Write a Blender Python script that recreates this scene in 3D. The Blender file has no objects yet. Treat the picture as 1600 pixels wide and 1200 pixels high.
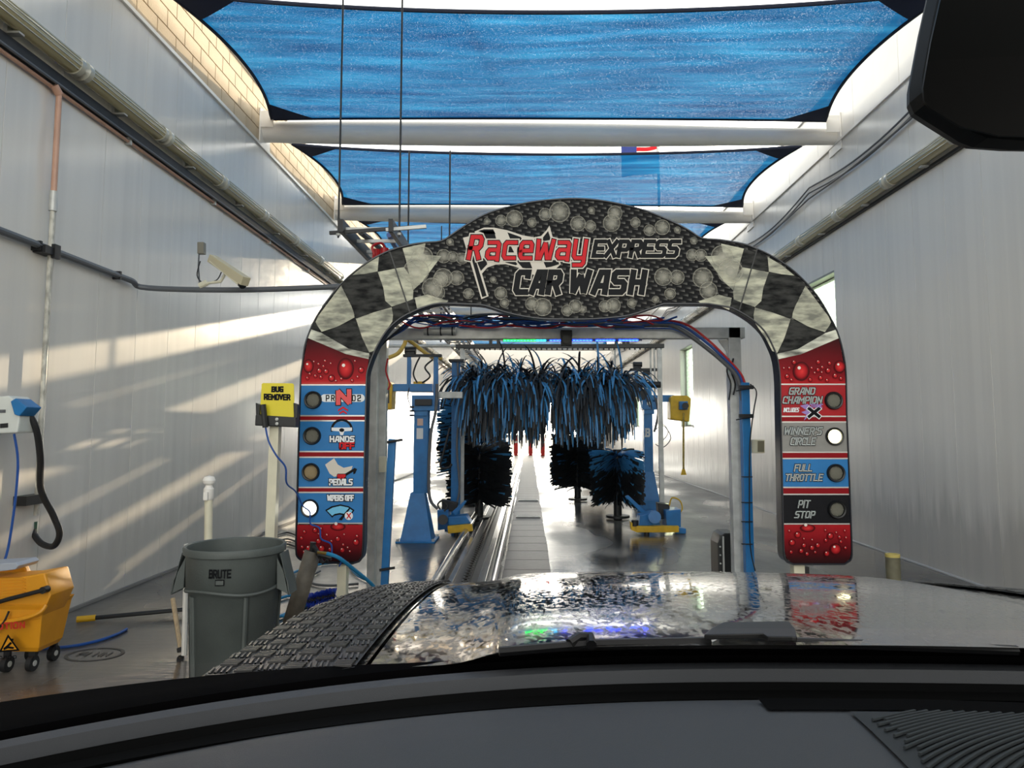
import bpy, bmesh, math, random
from mathutils import Vector, Matrix
S = bpy.context.scene
C = S.collection
random.seed(7)
# ------------------------------------------------------------------ camera
F, PX, PY = 1150.0, 800.0, 570.0
EYE = Vector((0, 0, 1.53))
TH = math.atan(98 / F); PSI = math.atan(26 / F * math.cos(TH))
cam = bpy.data.objects.new('camera', bpy.data.cameras.new('camera')); C.objects.link(cam)
cam.location = EYE; cam.rotation_euler = (math.pi / 2 + TH, 0, PSI)
cam.data.sensor_width = 36; cam.data.lens = F * 36 / 1600
cam.data.shift_y = -(600 - PY) / 1600; cam.data.clip_start = .02; cam.data.clip_end = 500
S.camera = cam
# ------------------------------------------------------------------ sky, sun, exposure
SUN = Vector((5.6, 21.7, 4.45)).normalized()
w = bpy.data.worlds.new('world'); S.world = w; w.use_nodes = True
nt = w.node_tree; bg = nt.nodes['Background']
sky = nt.nodes.new('ShaderNodeTexSky'); sky.sky_type = 'NISHITA'; sky.sun_disc = False
sky.sun_elevation = math.asin(SUN.z); sky.sun_rotation = math.atan2(SUN.x, SUN.y)
sky.air_density = 1.0; sky.dust_density = .6; sky.ozone_density = 1.2
hs = nt.nodes.new('ShaderNodeHueSaturation'); hs.inputs['Saturation'].default_value = .12; nt.links.new(sky.outputs[0], hs.inputs['Color'])
wb = nt.nodes.new('ShaderNodeMix'); wb.data_type = 'RGBA'; wb.blend_type = 'MULTIPLY'; wb.inputs[0].default_value = 1
wb.inputs[7].default_value = (1, .95, .88, 1); nt.links.new(hs.outputs[0], wb.inputs[6]); nt.links.new(wb.outputs[2], bg.inputs[0]); bg.inputs[1].default_value = 0.70
sl = bpy.data.lights.new('sun', 'SUN'); sl.energy = 5.8; sl.angle = .0045; sl.color = (1, .80, .56)
so = bpy.data.objects.new('sun', sl); C.objects.link(so); so.rotation_euler = SUN.to_track_quat('Z', 'Y').to_euler()
so.location = (10, 30, 12)
S.view_settings.view_transform = 'Standard'; S.view_settings.look = 'None'
S.view_settings.gamma = 1; S.view_settings.use_curve_mapping = False
S.view_settings.exposure = 0.15
# ------------------------------------------------------------------ projection helpers
R_ = cam.rotation_euler.to_matrix()
def ray(px, py):
    return R_ @ Vector(((px - PX), -(py - PY), -F))
def at(px, py, Y):
    d = ray(px, py); return EYE + d * (Y / d.y)
def atX(px, py, X):
    d = ray(px, py); return EYE + d * (X / d.x)
def atZ(px, py, Z):
    d = ray(px, py); return EYE + d * ((Z - EYE.z) / d.z)
# ------------------------------------------------------------------ materials
def srgb(c):
    return tuple(((x / 255) / 12.92 if x <= 10 else ((x / 255 + .055) / 1.055) ** 2.4) for x in c) + (1,)
MATS = {}
def mat(name, col, rough=.5, metal=0, var=0, vscale=6, bump=0, bscale=30, spec=.5, coat=0, col2=None, stretch=(1, 1, 1), rvar=0, emit=0, ecol=None, detail=4):
    if name in MATS: return MATS[name]
    m = bpy.data.materials.new(name); m.use_nodes = True; MATS[name] = m
    t = m.node_tree; N = t.nodes; L = t.links; b = N['Principled BSDF']
    c = srgb(col); b.inputs['Base Color'].default_value = c
    b.inputs['Roughness'].default_value = rough; b.inputs['Metallic'].default_value = metal
    b.inputs['Specular IOR Level'].default_value = spec; b.inputs['Coat Weight'].default_value = coat
    if emit:
        b.inputs['Emission Color'].default_value = srgb(ecol or col); b.inputs['Emission Strength'].default_value = emit
    if var or bump or rvar:
        tc = N.new('ShaderNodeTexCoord'); mp = N.new('ShaderNodeMapping'); mp.inputs['Scale'].default_value = stretch
        L.new(tc.outputs['Object'], mp.inputs[0])
    if var or rvar:
        n = N.new('ShaderNodeTexNoise'); n.inputs['Scale'].default_value = vscale; n.inputs['Detail'].default_value = detail
        L.new(mp.outputs[0], n.inputs[0])
    if var:
        r = N.new('ShaderNodeValToRGB')
        c2 = srgb(col2) if col2 else tuple(max(0, x * (1 - var)) for x in c[:3]) + (1,)
        r.color_ramp.elements[0].position = .35; r.color_ramp.elements[1].position = .65
        r.color_ramp.elements[0].color = c2; r.color_ramp.elements[1].color = c
        L.new(n.outputs[0], r.inputs[0]); L.new(r.outputs[0], b.inputs['Base Color'])
    if rvar:
        q = N.new('ShaderNodeMapRange'); q.inputs[1].default_value = .35; q.inputs[2].default_value = .65
        q.inputs[3].default_value = rough; q.inputs[4].default_value = rough + rvar
        L.new(n.outputs[0], q.inputs[0]); L.new(q.outputs[0], b.inputs['Roughness'])
    if bump:
        n2 = N.new('ShaderNodeTexNoise'); n2.inputs['Scale'].default_value = bscale
        L.new(mp.outputs[0], n2.inputs[0]); bp = N.new('ShaderNodeBump'); bp.inputs['Strength'].default_value = bump
        bp.inputs['Distance'].default_value = .01; L.new(n2.outputs[0], bp.inputs['Height']); L.new(bp.outputs[0], b.inputs['Normal'])
    return m
def ramp(N, L, src, stops, interp='LINEAR'):
    r = N.new('ShaderNodeValToRGB'); r.color_ramp.interpolation = interp
    e = r.color_ramp.elements
    while len(e) < len(stops): e.new(.5)
    for k, (p, c) in enumerate(stops): e[k].position = p; e[k].color = c if len(c) == 4 else srgb(c)
    L.new(src, r.inputs[0]); return r
def math_n(N, L, op, a, b=None):
    m = N.new('ShaderNodeMath'); m.operation = op
    for k, v in enumerate((a, b)):
        if v is None: continue
        if isinstance(v, (int, float)): m.inputs[k].default_value = v
        else: L.new(v, m.inputs[k])
    return m.outputs[0]

def wall_mat(name, col, rough, grime):
    m = mat(name, col, rough); t = m.node_tree; N = t.nodes; L = t.links; b = N['Principled BSDF']
    g = N.new('ShaderNodeNewGeometry'); sp = N.new('ShaderNodeSeparateXYZ'); L.new(g.outputs['Position'], sp.inputs[0])
    mp = N.new('ShaderNodeMapping'); mp.inputs['Scale'].default_value = (1, 5, .5); L.new(g.outputs['Position'], mp.inputs[0])
    n = N.new('ShaderNodeTexNoise'); n.inputs['Scale'].default_value = 1.6; n.inputs['Detail'].default_value = 5; L.new(mp.outputs[0], n.inputs[0])
    # splash grime creeping up from the floor
    hgt = math_n(N, L, 'MULTIPLY_ADD', n.outputs[0], 1.3)
    hh = math_n(N, L, 'SUBTRACT', sp.outputs['Z'], n.outputs[0])
    r = ramp(N, L, hh, [(0, (.8, .8, .8, 1)), (.3, (.3, .3, .3, 1)), (.9, (0, 0, 0, 1))])
    mx = N.new('ShaderNodeMix'); mx.data_type = 'RGBA'
    fac = math_n(N, L, 'MULTIPLY', r.outputs[0], grime); L.new(fac, mx.inputs[0])
    mx.inputs[6].default_value = srgb(col); mx.inputs[7].default_value = srgb((96, 90, 84))
    # faint vertical streaks
    n3 = N.new('ShaderNodeTexNoise'); n3.inputs['Scale'].default_value = 1; n3.inputs['Detail'].default_value = 3
    mp3 = N.new('ShaderNodeMapping'); mp3.inputs['Scale'].default_value = (1, 7, .16); L.new(g.outputs['Position'], mp3.inputs[0]); L.new(mp3.outputs[0], n3.inputs[0])
    r3 = ramp(N, L, n3.outputs[0], [(.3, (.93, .93, .935, 1)), (.6, (1, 1, 1, 1))])
    m2 = N.new('ShaderNodeMix'); m2.data_type = 'RGBA'; m2.blend_type = 'MULTIPLY'; m2.inputs[0].default_value = 1
    L.new(mx.outputs[2], m2.inputs[6]); L.new(r3.outputs[0], m2.inputs[7]); L.new(m2.outputs[2], b.inputs['Base Color'])
    n2 = N.new('ShaderNodeTexNoise'); n2.inputs['Scale'].default_value = 1.3; n2.inputs['Detail'].default_value = 2; L.new(g.outputs['Position'], n2.inputs[0])
    bp = N.new('ShaderNodeBump'); bp.inputs['Strength'].default_value = .25; bp.inputs['Distance'].default_value = .02
    L.new(n2.outputs[0], bp.inputs['Height']); L.new(bp.outputs[0], b.inputs['Normal'])
    return m
M_wl = wall_mat('liner_white_left', (226, 221, 214), .2, .3)
M_wr = wall_mat('liner_white_right', (228, 222, 213), .24, .5)
M_block = mat('painted_block', (204, 184, 156), .85, var=.1, vscale=5, bump=.5, bscale=60)
M_mortar = mat('mortar', (196, 180, 150), .9)
M_conc = mat('concrete_outside', (150, 146, 140), .8, var=.2, vscale=2)
def floor_mat():
    m = mat('wet_concrete', (88, 84, 80), .3); t = m.node_tree; N = t.nodes; L = t.links; b = N['Principled BSDF']
    g = N.new('ShaderNodeNewGeometry')
    def noise(sc, st, d=5):
        mp = N.new('ShaderNodeMapping'); mp.inputs['Scale'].default_value = st; L.new(g.outputs['Position'], mp.inputs[0])
        n = N.new('ShaderNodeTexNoise'); n.inputs['Scale'].default_value = sc; n.inputs['Detail'].default_value = d; L.new(mp.outputs[0], n.inputs[0]); return n.outputs[0]
    a = noise(.8, (1, .6, 1)); f = noise(14, (1, .5, 1)); wet = noise(.55, (1, .5, 1), 3)
    col = ramp(N, L, a, [(.3, (66, 63, 61)), (.5, (92, 88, 84)), (.7, (128, 120, 110))])
    dark = ramp(N, L, wet, [(.42, (.62, .62, .63, 1)), (.56, (1, 1, 1, 1))])
    mx = N.new('ShaderNodeMix'); mx.data_type = 'RGBA'; mx.blend_type = 'MULTIPLY'; mx.inputs[0].default_value = 1
    L.new(col.outputs[0], mx.inputs[6]); L.new(dark.outputs[0], mx.inputs[7])
    f2 = ramp(N, L, f, [(.3, (.8, .8, .8, 1)), (.7, (1.1, 1.1, 1.1, 1))])
    m2 = N.new('ShaderNodeMix'); m2.data_type = 'RGBA'; m2.blend_type = 'MULTIPLY'; m2.inputs[0].default_value = 1
    L.new(mx.outputs[2], m2.inputs[6]); L.new(f2.outputs[0], m2.inputs[7]); L.new(m2.outputs[2], b.inputs['Base Color'])
    rr = ramp(N, L, wet, [(.42, (.13, .13, .13, 1)), (.58, (.42, .42, .42, 1))]); L.new(rr.outputs[0], b.inputs['Roughness'])
    bp = N.new('ShaderNodeBump'); bp.inputs['Distance'].default_value = .004
    st = ramp(N, L, wet, [(.42, (.4, .4, .4, 1)), (.58, (.7, .7, .7, 1))]); L.new(st.outputs[0], bp.inputs['Strength'])
    rip = noise(9, (.35, 2.2, 1), 3)
    L.new(math_n(N, L, 'ADD', f, rip), bp.inputs['Height']); L.new(bp.outputs[0], b.inputs['Normal'])
    b.inputs['Specular IOR Level'].default_value = .9
    return m
M_floor = floor_mat()
M_plank = mat('ribbed_slab', (66, 61, 58), .5, var=.4, vscale=7, bump=.6, bscale=9, stretch=(1, 9, 1))
M_steel = mat('galvanised_steel', (204, 204, 200), .42, .25, var=.25, vscale=9, bump=.1)
M_rail = mat('worn_rail_steel', (190, 188, 186), .22, .9, var=.35, vscale=12, stretch=(1, .3, 1))
M_dark = mat('dark_steel', (46, 46, 48), .45, .4, var=.3, vscale=8)
M_blk = mat('black_plastic', (20, 21, 23), .42)
M_rub = mat('black_rubber', (26, 26, 28), .6)
M_blue = mat('blue_paint', (26, 118, 184), .38, var=.22, vscale=7, bump=.06)
M_yel = mat('yellow_paint', (226, 178, 26), .45, var=.2, vscale=9)
M_white = mat('white_paint', (240, 236, 230), .35, var=.05, vscale=3)
M_pvc = mat('cream_pvc', (226, 220, 196), .4, var=.12, vscale=8)
M_copper = mat('salmon_pipe', (206, 160, 136), .4, var=.15)
M_grayp = mat('grey_conduit', (92, 95, 100), .45)
M_red = mat('red_hose', (190, 30, 34), .4); M_bluh = mat('blue_hose', (24, 74, 150), .4)
M_bluc = mat('bright_blue_hose', (30, 128, 176), .4)
M_gc = mat('grey_cable', (92, 92, 94), .5)

# ------------------------------------------------------------------ mesh builder
ORG = {}
class MB:
    def __init__(s): s.v = []; s.f = []; s.a = []
    def add(s, vs, fs, a=None):
        n = len(s.v); s.v += [Vector(v) for v in vs]; s.f += [tuple(i + n for i in f) for f in fs]
        s.a += (a if a else [0.0] * len(vs)); return s
    def box(s, a, b):
        x0, y0, z0 = [min(p, q) for p, q in zip(a, b)]; x1, y1, z1 = [max(p, q) for p, q in zip(a, b)]
        return s.add([(x0, y0, z0), (x1, y0, z0), (x1, y1, z0), (x0, y1, z0), (x0, y0, z1), (x1, y0, z1), (x1, y1, z1), (x0, y1, z1)],
                     [(0, 3, 2, 1), (4, 5, 6, 7), (0, 1, 5, 4), (1, 2, 6, 5), (2, 3, 7, 6), (3, 0, 4, 7)])
    def obox(s, c, size, rot=(0, 0, 0)):
        from mathutils import Euler
        M = Euler(rot).to_matrix(); c = Vector(c); h = Vector(size) / 2
        vs = [c + M @ Vector((sx * h.x, sy * h.y, sz * h.z)) for sz in (-1, 1) for sx, sy in ((-1, -1), (1, -1), (1, 1), (-1, 1))]
        return s.add(vs, [(0, 3, 2, 1), (4, 5, 6, 7), (0, 1, 5, 4), (1, 2, 6, 5), (2, 3, 7, 6), (3, 0, 4, 7)])
    def tube(s, pts, r, n=10, caps=True):
        pts = [Vector(p) for p in pts]; rs = r if isinstance(r, (list, tuple)) else [r] * len(pts)
        vs = []; up = None
        for k, p in enumerate(pts):
            d = (pts[min(k + 1, len(pts) - 1)] - pts[max(k - 1, 0)])
            d = d.normalized() if d.length > 1e-9 else Vector((0, 0, 1))
            if up is None:
                up = d.orthogonal().normalized()
                if abs(d.z) < .5: up = (Vector((0, 0, 1)) - d * d.z).normalized()
                elif abs(d.y) < .5: up = (Vector((0, 1, 0)) - d * d.y).normalized()
            up = (up - d * up.dot(d)).normalized(); sd = d.cross(up)
            for i in range(n):
                t = 2 * math.pi * (i + .5) / n
                vs.append(p + (up * math.cos(t) + sd * math.sin(t)) * rs[k])
        fs = [(k * n + i, k * n + (i + 1) % n, (k + 1) * n + (i + 1) % n, (k + 1) * n + i) for k in range(len(pts) - 1) for i in range(n)]
        if caps: fs += [tuple(range(n))[::-1], tuple((len(pts) - 1) * n + i for i in range(n))]
        return s.add(vs, fs)
    def bar(s, p, q, wd, n=4):            # square bar
        return s.tube([p, q], wd / math.sqrt(2) if n == 4 else wd / 2, n)
    def lathe(s, c, prof, n=24, ax='z'):
        c = Vector(c); vs = []
        for (r, h) in prof:
            for i in range(n):
                t = 2 * math.pi * i / n; u, v_ = r * math.cos(t), r * math.sin(t)
                vs.append(c + Vector({'z': (u, v_, h), 'y': (u, h, v_), 'x': (h, u, v_)}[ax]))
        fs = [(k * n + i, k * n + (i + 1) % n, (k + 1) * n + (i + 1) % n, (k + 1) * n + i) for k in range(len(prof) - 1) for i in range(n)]
        return s.add(vs, fs)
    def prism(s, pts, d):                 # pts 3-D coplanar outline, d extrusion
        n = len(pts); d = Vector(d); vs = [Vector(p) for p in pts] + [Vector(p) + d for p in pts]
        fs = [tuple(range(n)), tuple(range(2 * n - 1, n - 1, -1))] + [(i, i + n, (i + 1) % n + n, (i + 1) % n) for i in range(n)]
        return s.add(vs, fs)
    def grid(s, rows, closed=False):
        m, n = len(rows), len(rows[0]); vs = [p for r in rows for p in r]
        fs = [(i * n + j, i * n + (j + 1) % n, (i + 1) * n + (j + 1) % n, (i + 1) * n + j) for i in range(m - 1) for j in range(n if closed else n - 1)]
        return s.add(vs, fs)
    def build(s, name, m, parent=None, bevel=0, smooth=True, org=None, ang=35, attr=None, solid=0):
        me = bpy.data.meshes.new(name)
        if parent is not None: o0 = ORG[parent.name]
        else:
            if org is None:
                xs = [v.x for v in s.v]; ys = [v.y for v in s.v]; zs = [v.z for v in s.v]
                org = ((min(xs) + max(xs)) / 2, (min(ys) + max(ys)) / 2, min(zs))
            o0 = Vector(org)
        me.from_pydata([v - o0 for v in s.v], [], s.f)
        if attr:
            at_ = me.attributes.new(attr, 'FLOAT', 'POINT'); at_.data.foreach_set('value', s.a)
        bm = bmesh.new(); bm.from_mesh(me)
        if not attr: bmesh.ops.recalc_face_normals(bm, faces=bm.faces)
        if bevel:
            es = [e for e in bm.edges if len(e.link_faces) == 2 and e.calc_face_angle(0) > .6]
            bmesh.ops.bevel(bm, geom=es, offset=bevel, segments=2, affect='EDGES', clamp_overlap=True, profile=.6)
        bm.to_mesh(me); bm.free()
        if smooth:
            for p in me.polygons: p.use_smooth = True
            me.set_sharp_from_angle(angle=math.radians(12 if bevel and not attr else ang))
        if isinstance(m, (list, tuple)):
            for q in m: me.materials.append(q)
        else: me.materials.append(m)
        o = bpy.data.objects.new(name, me); C.objects.link(o)
        if solid:
            q = o.modifiers.new('thickness', 'SOLIDIFY'); q.thickness = solid; q.offset = 0
        if parent is not None: o.parent = parent
        else: o.location = o0
        ORG[o.name] = o0
        return o
def tag(o, label, cat, group=None, kind=None):
    o['label'] = label; o['category'] = cat
    if group: o['group'] = group
    if kind: o['kind'] = kind
    return o
def thing(name, loc, label, cat, group=None):
    o = bpy.data.objects.new(name, None); C.objects.link(o); o.location = loc; o.empty_display_size = .1
    ORG[o.name] = Vector(loc); return tag(o, label, cat, group)
def struct(o): o['kind'] = 'structure'; return o
def piece(name, me, parent, loc, rot=(0, 0, 0), sc=(1, 1, 1)):
    o = bpy.data.objects.new(name, me); C.objects.link(o); o.parent = parent
    o.location = Vector(loc) - ORG[parent.name]; o.rotation_euler = rot; o.scale = sc; ORG[o.name] = ORG[parent.name]; return o
def mesh_of(mb, name, m, bevel=0, smooth=True):
    o = mb.build(name, m, org=(0, 0, 0), bevel=bevel, smooth=smooth); me = o.data; bpy.data.objects.remove(o); return me
def smooth_path(pts, k=6):
    P = [Vector(p) for p in pts]; P = [P[0]] + P + [P[-1]]; out = []
    for i in range(1, len(P) - 2):
        for j in range(k):
            t = j / k; a, b, c, d = P[i - 1], P[i], P[i + 1], P[i + 2]
            out.append(.5 * ((2 * b) + (c - a) * t + (2 * a - 5 * b + 4 * c - d) * t * t + (3 * b - a - 3 * c + d) * t ** 3))
    out.append(P[-2]); return out

# ================================================================== SETTING
XL, XR, Y0, Y1, ZL, ZT = -3.83, 4.38, -1.28, 44.16, 5.55, 6.36
BP = 4.03
BEAMS = [6.24 + BP * k for k in range(-1, 9)]
MB().box((XL - .3, Y0, -.3), (XR + .3, Y1, 0)).build('floor', M_floor)['kind'] = 'structure'
g = MB().box((-120, -60, -.35), (120, 160, -.02)); g.build('ground_outside', M_conc)['kind'] = 'structure'
PW = .64
wl = struct(MB().box((XL - .3, Y0, 0), (XL - .02, Y1, ZT)).build('wall_left', M_mortar, org=(XL, Y0, 0)))
nP = int(round((Y1 - Y0) / PW))
pm = mesh_of(MB().box((-.01, .002, .0), (.012, PW - .002, ZL)), 'liner_panel', M_wl, bevel=.003, smooth=False)
for k in range(nP): piece('liner_panel', pm, wl, (XL - .012, Y0 + k * PW, 0))
# painted block courses above the liner
bmh = mesh_of(MB().box((-.02, .006, .006), (.014, .394, .194)), 'block', M_block, bevel=.005, smooth=False)
nb = 0; far = MB()
for r in range(4):
    for k in range(-3, 109):
        y = .4 * k + (.2 if r % 2 else 0); z = ZL + .02 + .2 * r
        if y < Y0 or y + .4 > Y1: continue
        if 4 <= y <= 30: piece('block', bmh, wl, (XL - .014, y, z))
        else: far.box((XL - .034, y + .006, z + .006), (XL, y + .394, z + .194))
far.build('block_courses', M_block, wl)['kind'] = 'stuff'
MB().box((XL - .02, Y0, ZL - .02), (XL + .028, Y1, ZL + .02)).build('liner_cap', M_white, wl)
MB().box((XL - .33, Y0, ZT), (XL + .03, Y1, ZT + .05)).build('wall_coping', M_white, wl)
# right wall with three window openings
WIN = [(Y0 + 18.5 * PW, 11.85 + .9), (19.7, 21.3), (29.3, 30.9)]
WIN = [(10.5, 12.1), (19.7, 21.3), (29.3, 30.9)]
ZW0, ZW1 = 1.56, 3.78
rb = MB()
ys = [Y0] + [q for wn in WIN for q in wn] + [Y1]
for k in range(0, len(ys), 2): rb.box((XR + .02, ys[k], 0), (XR + .3, ys[k + 1], ZT))
for a, b in WIN:
    rb.box((XR + .02, a, 0), (XR + .3, b, ZW0)); rb.box((XR + .02, a, ZW1), (XR + .3, b, ZT))
wr = struct(rb.build('wall_right', M_white, org=(XR, Y0, 0)))
def rpan(y0, y1, z0, z1):
    if y1 - y0 < .02: return
    piece('liner_panel', mesh_of(MB().box((-.012, .002, 0), (.012, y1 - y0 - .002, z1 - z0)), 'liner_panel', M_wr, bevel=.003, smooth=False), wr, (XR + .012, y0, z0))
pmr = mesh_of(MB().box((-.012, .002, 0), (.012, PW - .002, ZL)), 'liner_panel', M_wr, bevel=.003, smooth=False)
for k in range(nP):
    a, b = Y0 + k * PW, Y0 + (k + 1) * PW
    hit = [wn for wn in WIN if a < wn[1] and b > wn[0]]
    if not hit: piece('liner_panel', pmr, wr, (XR + .012, a, 0)); continue
    w0, w1 = hit[0]
    rpan(a, min(b, w0), 0, ZL) if a < w0 else None
    rpan(max(a, w1), b, 0, ZL) if b > w1 else None
    rpan(max(a, w0), min(b, w1), 0, ZW0); rpan(max(a, w0), min(b, w1), ZW1, ZL)
MB().box((XR - .028, Y0, ZL - .02), (XR + .02, Y1, ZL + .015)).build('liner_cap', M_white, wr)
up = mesh_of(MB().box((-.01, .003, 0), (.012, 1.217, ZT - ZL - .02)), 'upper_panel', M_white, bevel=.003, smooth=False)
for k in range(37): piece('upper_panel', up, wr, (XR + .012, Y0 + 1.22 * k, ZL + .015))
MB().box((XR - .03, Y0, ZT), (XR + .33, Y1, ZT + .05)).build('wall_coping', M_white, wr)
struct(MB().box((XR - .03, Y0, 0), (XR, Y1, .018)).build('baseboard_right', mat('base_white', (180, 178, 176), .4), bevel=.004))
struct(MB().box((XL, Y0, 0), (XL + .02, Y1, .03)).build('baseboard_left', mat('base_grey', (120, 118, 116), .6), bevel=.004))
# windows
M_glass = bpy.data.materials.new('pebbled_glass'); M_glass.use_nodes = True; MATS['pebbled_glass'] = M_glass
N = M_glass.node_tree.nodes; L = M_glass.node_tree.links; N.clear()
out = N.new('ShaderNodeOutputMaterial'); tr = N.new('ShaderNodeBsdfTransparent'); tl = N.new('ShaderNodeBsdfTranslucent'); gl = N.new('ShaderNodeBsdfGlossy')
tr.inputs[0].default_value = (.86, .97, .88, 1); tl.inputs[0].default_value = (.85, .98, .86, 1); gl.inputs['Roughness'].default_value = .08
vo = N.new('ShaderNodeTexVoronoi'); vo.inputs['Scale'].default_value = 12; tc = N.new('ShaderNodeTexCoord'); L.new(tc.outputs['Object'], vo.inputs[0])
rp = ramp(N, L, vo.outputs[0], [(.0, (.25, .25, .25, 1)), (.6, (.7, .7, .7, 1))])
m1 = N.new('ShaderNodeMixShader'); L.new(rp.outputs[0], m1.inputs[0]); L.new(tr.outputs[0], m1.inputs[1]); L.new(tl.outputs[0], m1.inputs[2])
m2 = N.new('ShaderNodeMixShader'); m2.inputs[0].default_value = .07; L.new(m1.outputs[0], m2.inputs[1]); L.new(gl.outputs[0], m2.inputs[2]); L.new(m2.outputs[0], out.inputs[0])
for k, (a, b) in enumerate(WIN):
    fr = MB()
    for p, q in (((a, ZW0), (a + .05, ZW1)), ((b - .05, ZW0), (b, ZW1)), ((a, ZW0), (b, ZW0 + .05)), ((a, ZW1 - .05), (b, ZW1))):
        fr.box((XR + .14, p[0], p[1]), (XR + .22, q[0], q[1]))
    f = struct(fr.build('window_%d' % (k + 1), mat('window_frame', (150, 150, 140), .4, .3), org=(XR + .15, a, ZW0)))
    MB().box((XR + .17, a + .05, ZW0 + .05), (XR + .185, b - .05, ZW1 - .05)).build('glass_pane', M_glass, f)
    MB().box((XR - .02, a - .02, ZW0 - .03), (XR + .14, b + .02, ZW0)).build('window_sill', M_white, f, bevel=.004)
    MB().box((XR + .0, a, ZW1 - .03), (XR + .14, b, ZW1 - .001)).build('window_head', mat('window_frame', (150, 150, 140)), f)
# end wall with the exit opening
OX0, OX1, OZ = -1.9, 2.9, 3.3
e = MB().box((XL, Y1 - .25, 0), (OX0, Y1, ZT)).box((OX1, Y1 - .25, 0), (XR, Y1, ZT)).box((OX0, Y1 - .25, OZ), (OX1, Y1, ZT))
struct(e.build('wall_back', M_wr))
fr = MB().box((OX0 - .12, Y1 - .29, 0), (OX0, Y1 - .25, OZ + .12)).box((OX1, Y1 - .29, 0), (OX1 + .12, Y1 - .25, OZ + .12)).box((OX0, Y1 - .29, OZ), (OX1, Y1 - .25, OZ + .12))
struct(fr.build('trim_1', M_blue))

# ------------------------------------------------------------------ canopy beams, sails
def beam(Y, label):
    zl, zr = 5.80, 5.65
    t = thing('canopy_beam', (0, Y, 5.6), label, 'beam', 'white canopy beams spanning the tunnel')
    n = 14; pts = []; rs = []
    for k in range(n + 1):
        u = k / n; pts.append((XL + .02 + (XR - XL - .04) * u, Y, zl + (zr - zl) * u)); rs.append(.125 + .045 * math.sin(math.pi * min(1, u * 1.1 + .1)) ** .6 if u < .86 else .13 - .02 * (u - .86) / .14)
    MB().tube(pts, rs, 20).build('tube', M_white, t)
    for X, z, sgn in ((XL, zl, 1), (XR, zr, -1)):
        MB().box((X + sgn * .001, Y - .2, z - .24), (X + sgn * .02, Y + .2, z + .28)).build('wall_plate', M_white, t, bevel=.004)
        MB().prism([(X + sgn * .02, Y - .19, z), (X + sgn * .2, Y - .19, z), (X + sgn * .2, Y - .19, z + .24), (X + sgn * .02, Y - .19, z + .24)], (0, .012, 0)).build('gusset', M_white, t)
    return t
names = ['nearest white tube beam overhead, behind the windscreen top', 'white tube beam over the arch crown, nearest one seen whole', 'second white tube beam, just touching the arch crown', 'third white tube beam, mostly hidden behind the arch']
for k, Y in enumerate(BEAMS):
    lab = names[k - 1] if 1 <= k <= 4 else ('white tube beam above and behind the car' if k == 0 else 'white tube beam number %d counted along the tunnel' % k)
    if k >= 5: lab = 'white tube beam far down the tunnel above the %s' % ['blue towers', 'side brushes', 'hanging brushes', 'rear stretch', 'exit'][k - 5]
    beam(Y, lab)
def sail_mat():
    m = bpy.data.materials.new('shade_cloth'); m.use_nodes = True; MATS['shade_cloth'] = m; t = m.node_tree; N = t.nodes; L = t.links; N.clear()
    out = N.new('ShaderNodeOutputMaterial'); tc = N.new('ShaderNodeTexCoord')
    n = N.new('ShaderNodeTexNoise'); n.inputs['Scale'].default_value = 2.2; n.inputs['Detail'].default_value = 5
    mp = N.new('ShaderNodeMapping'); mp.inputs['Scale'].default_value = (.25, 2.2, 1); L.new(tc.outputs['Object'], mp.inputs[0]); L.new(mp.outputs[0], n.inputs[0])
    r = ramp(N, L, n.outputs[0], [(.3, (.006, .07, .22, 1)), (.5, (.013, .145, .36, 1)), (.7, (.03, .26, .53, 1))])
    di = N.new('ShaderNodeBsdfDiffuse'); tl = N.new('ShaderNodeBsdfTranslucent'); tr = N.new('ShaderNodeBsdfTransparent'); gl = N.new('ShaderNodeBsdfGlossy')
    gl.inputs['Roughness'].default_value = .35; gl.inputs[0].default_value = (.5, .6, .8, 1)
    L.new(r.outputs[0], di.inputs[0]); L.new(r.outputs[0], tl.inputs[0])
    a = N.new('ShaderNodeMixShader'); a.inputs[0].default_value = .72; L.new(di.outputs[0], a.inputs[1]); L.new(tl.outputs[0], a.inputs[2])
    # open knit pinholes
    n2 = N.new('ShaderNodeTexNoise'); n2.inputs['Scale'].default_value = 110; n2.inputs['Detail'].default_value = 1; L.new(tc.outputs['Object'], n2.inputs[0])
    r2 = ramp(N, L, n2.outputs[0], [(.58, (.0, .0, .0, 1)), (.8, (.3, .3, .3, 1))])
    b = N.new('ShaderNodeMixShader'); L.new(r2.outputs[0], b.inputs[0]); L.new(a.outputs[0], b.inputs[1]); L.new(tr.outputs[0], b.inputs[2]); L.new(b.outputs[0], out.inputs[0])
    n3 = N.new('ShaderNodeTexNoise'); n3.inputs['Scale'].default_value = 1.2; n3.inputs['Detail'].default_value = 3; L.new(mp.outputs[0], n3.inputs[0])
    bp = N.new('ShaderNodeBump'); bp.inputs['Strength'].default_value = .8; bp.inputs['Distance'].default_value = .06; L.new(n3.outputs[0], bp.inputs['Height'])
    for q in (di, tl): L.new(bp.outputs[0], q.inputs['Normal'])
    return m
M_sail = sail_mat()
M_sail2 = mat('shade_cloth_doubled', (12, 30, 62), .9)
M_hem = mat('sail_webbing', (14, 24, 48), .8)
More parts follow.
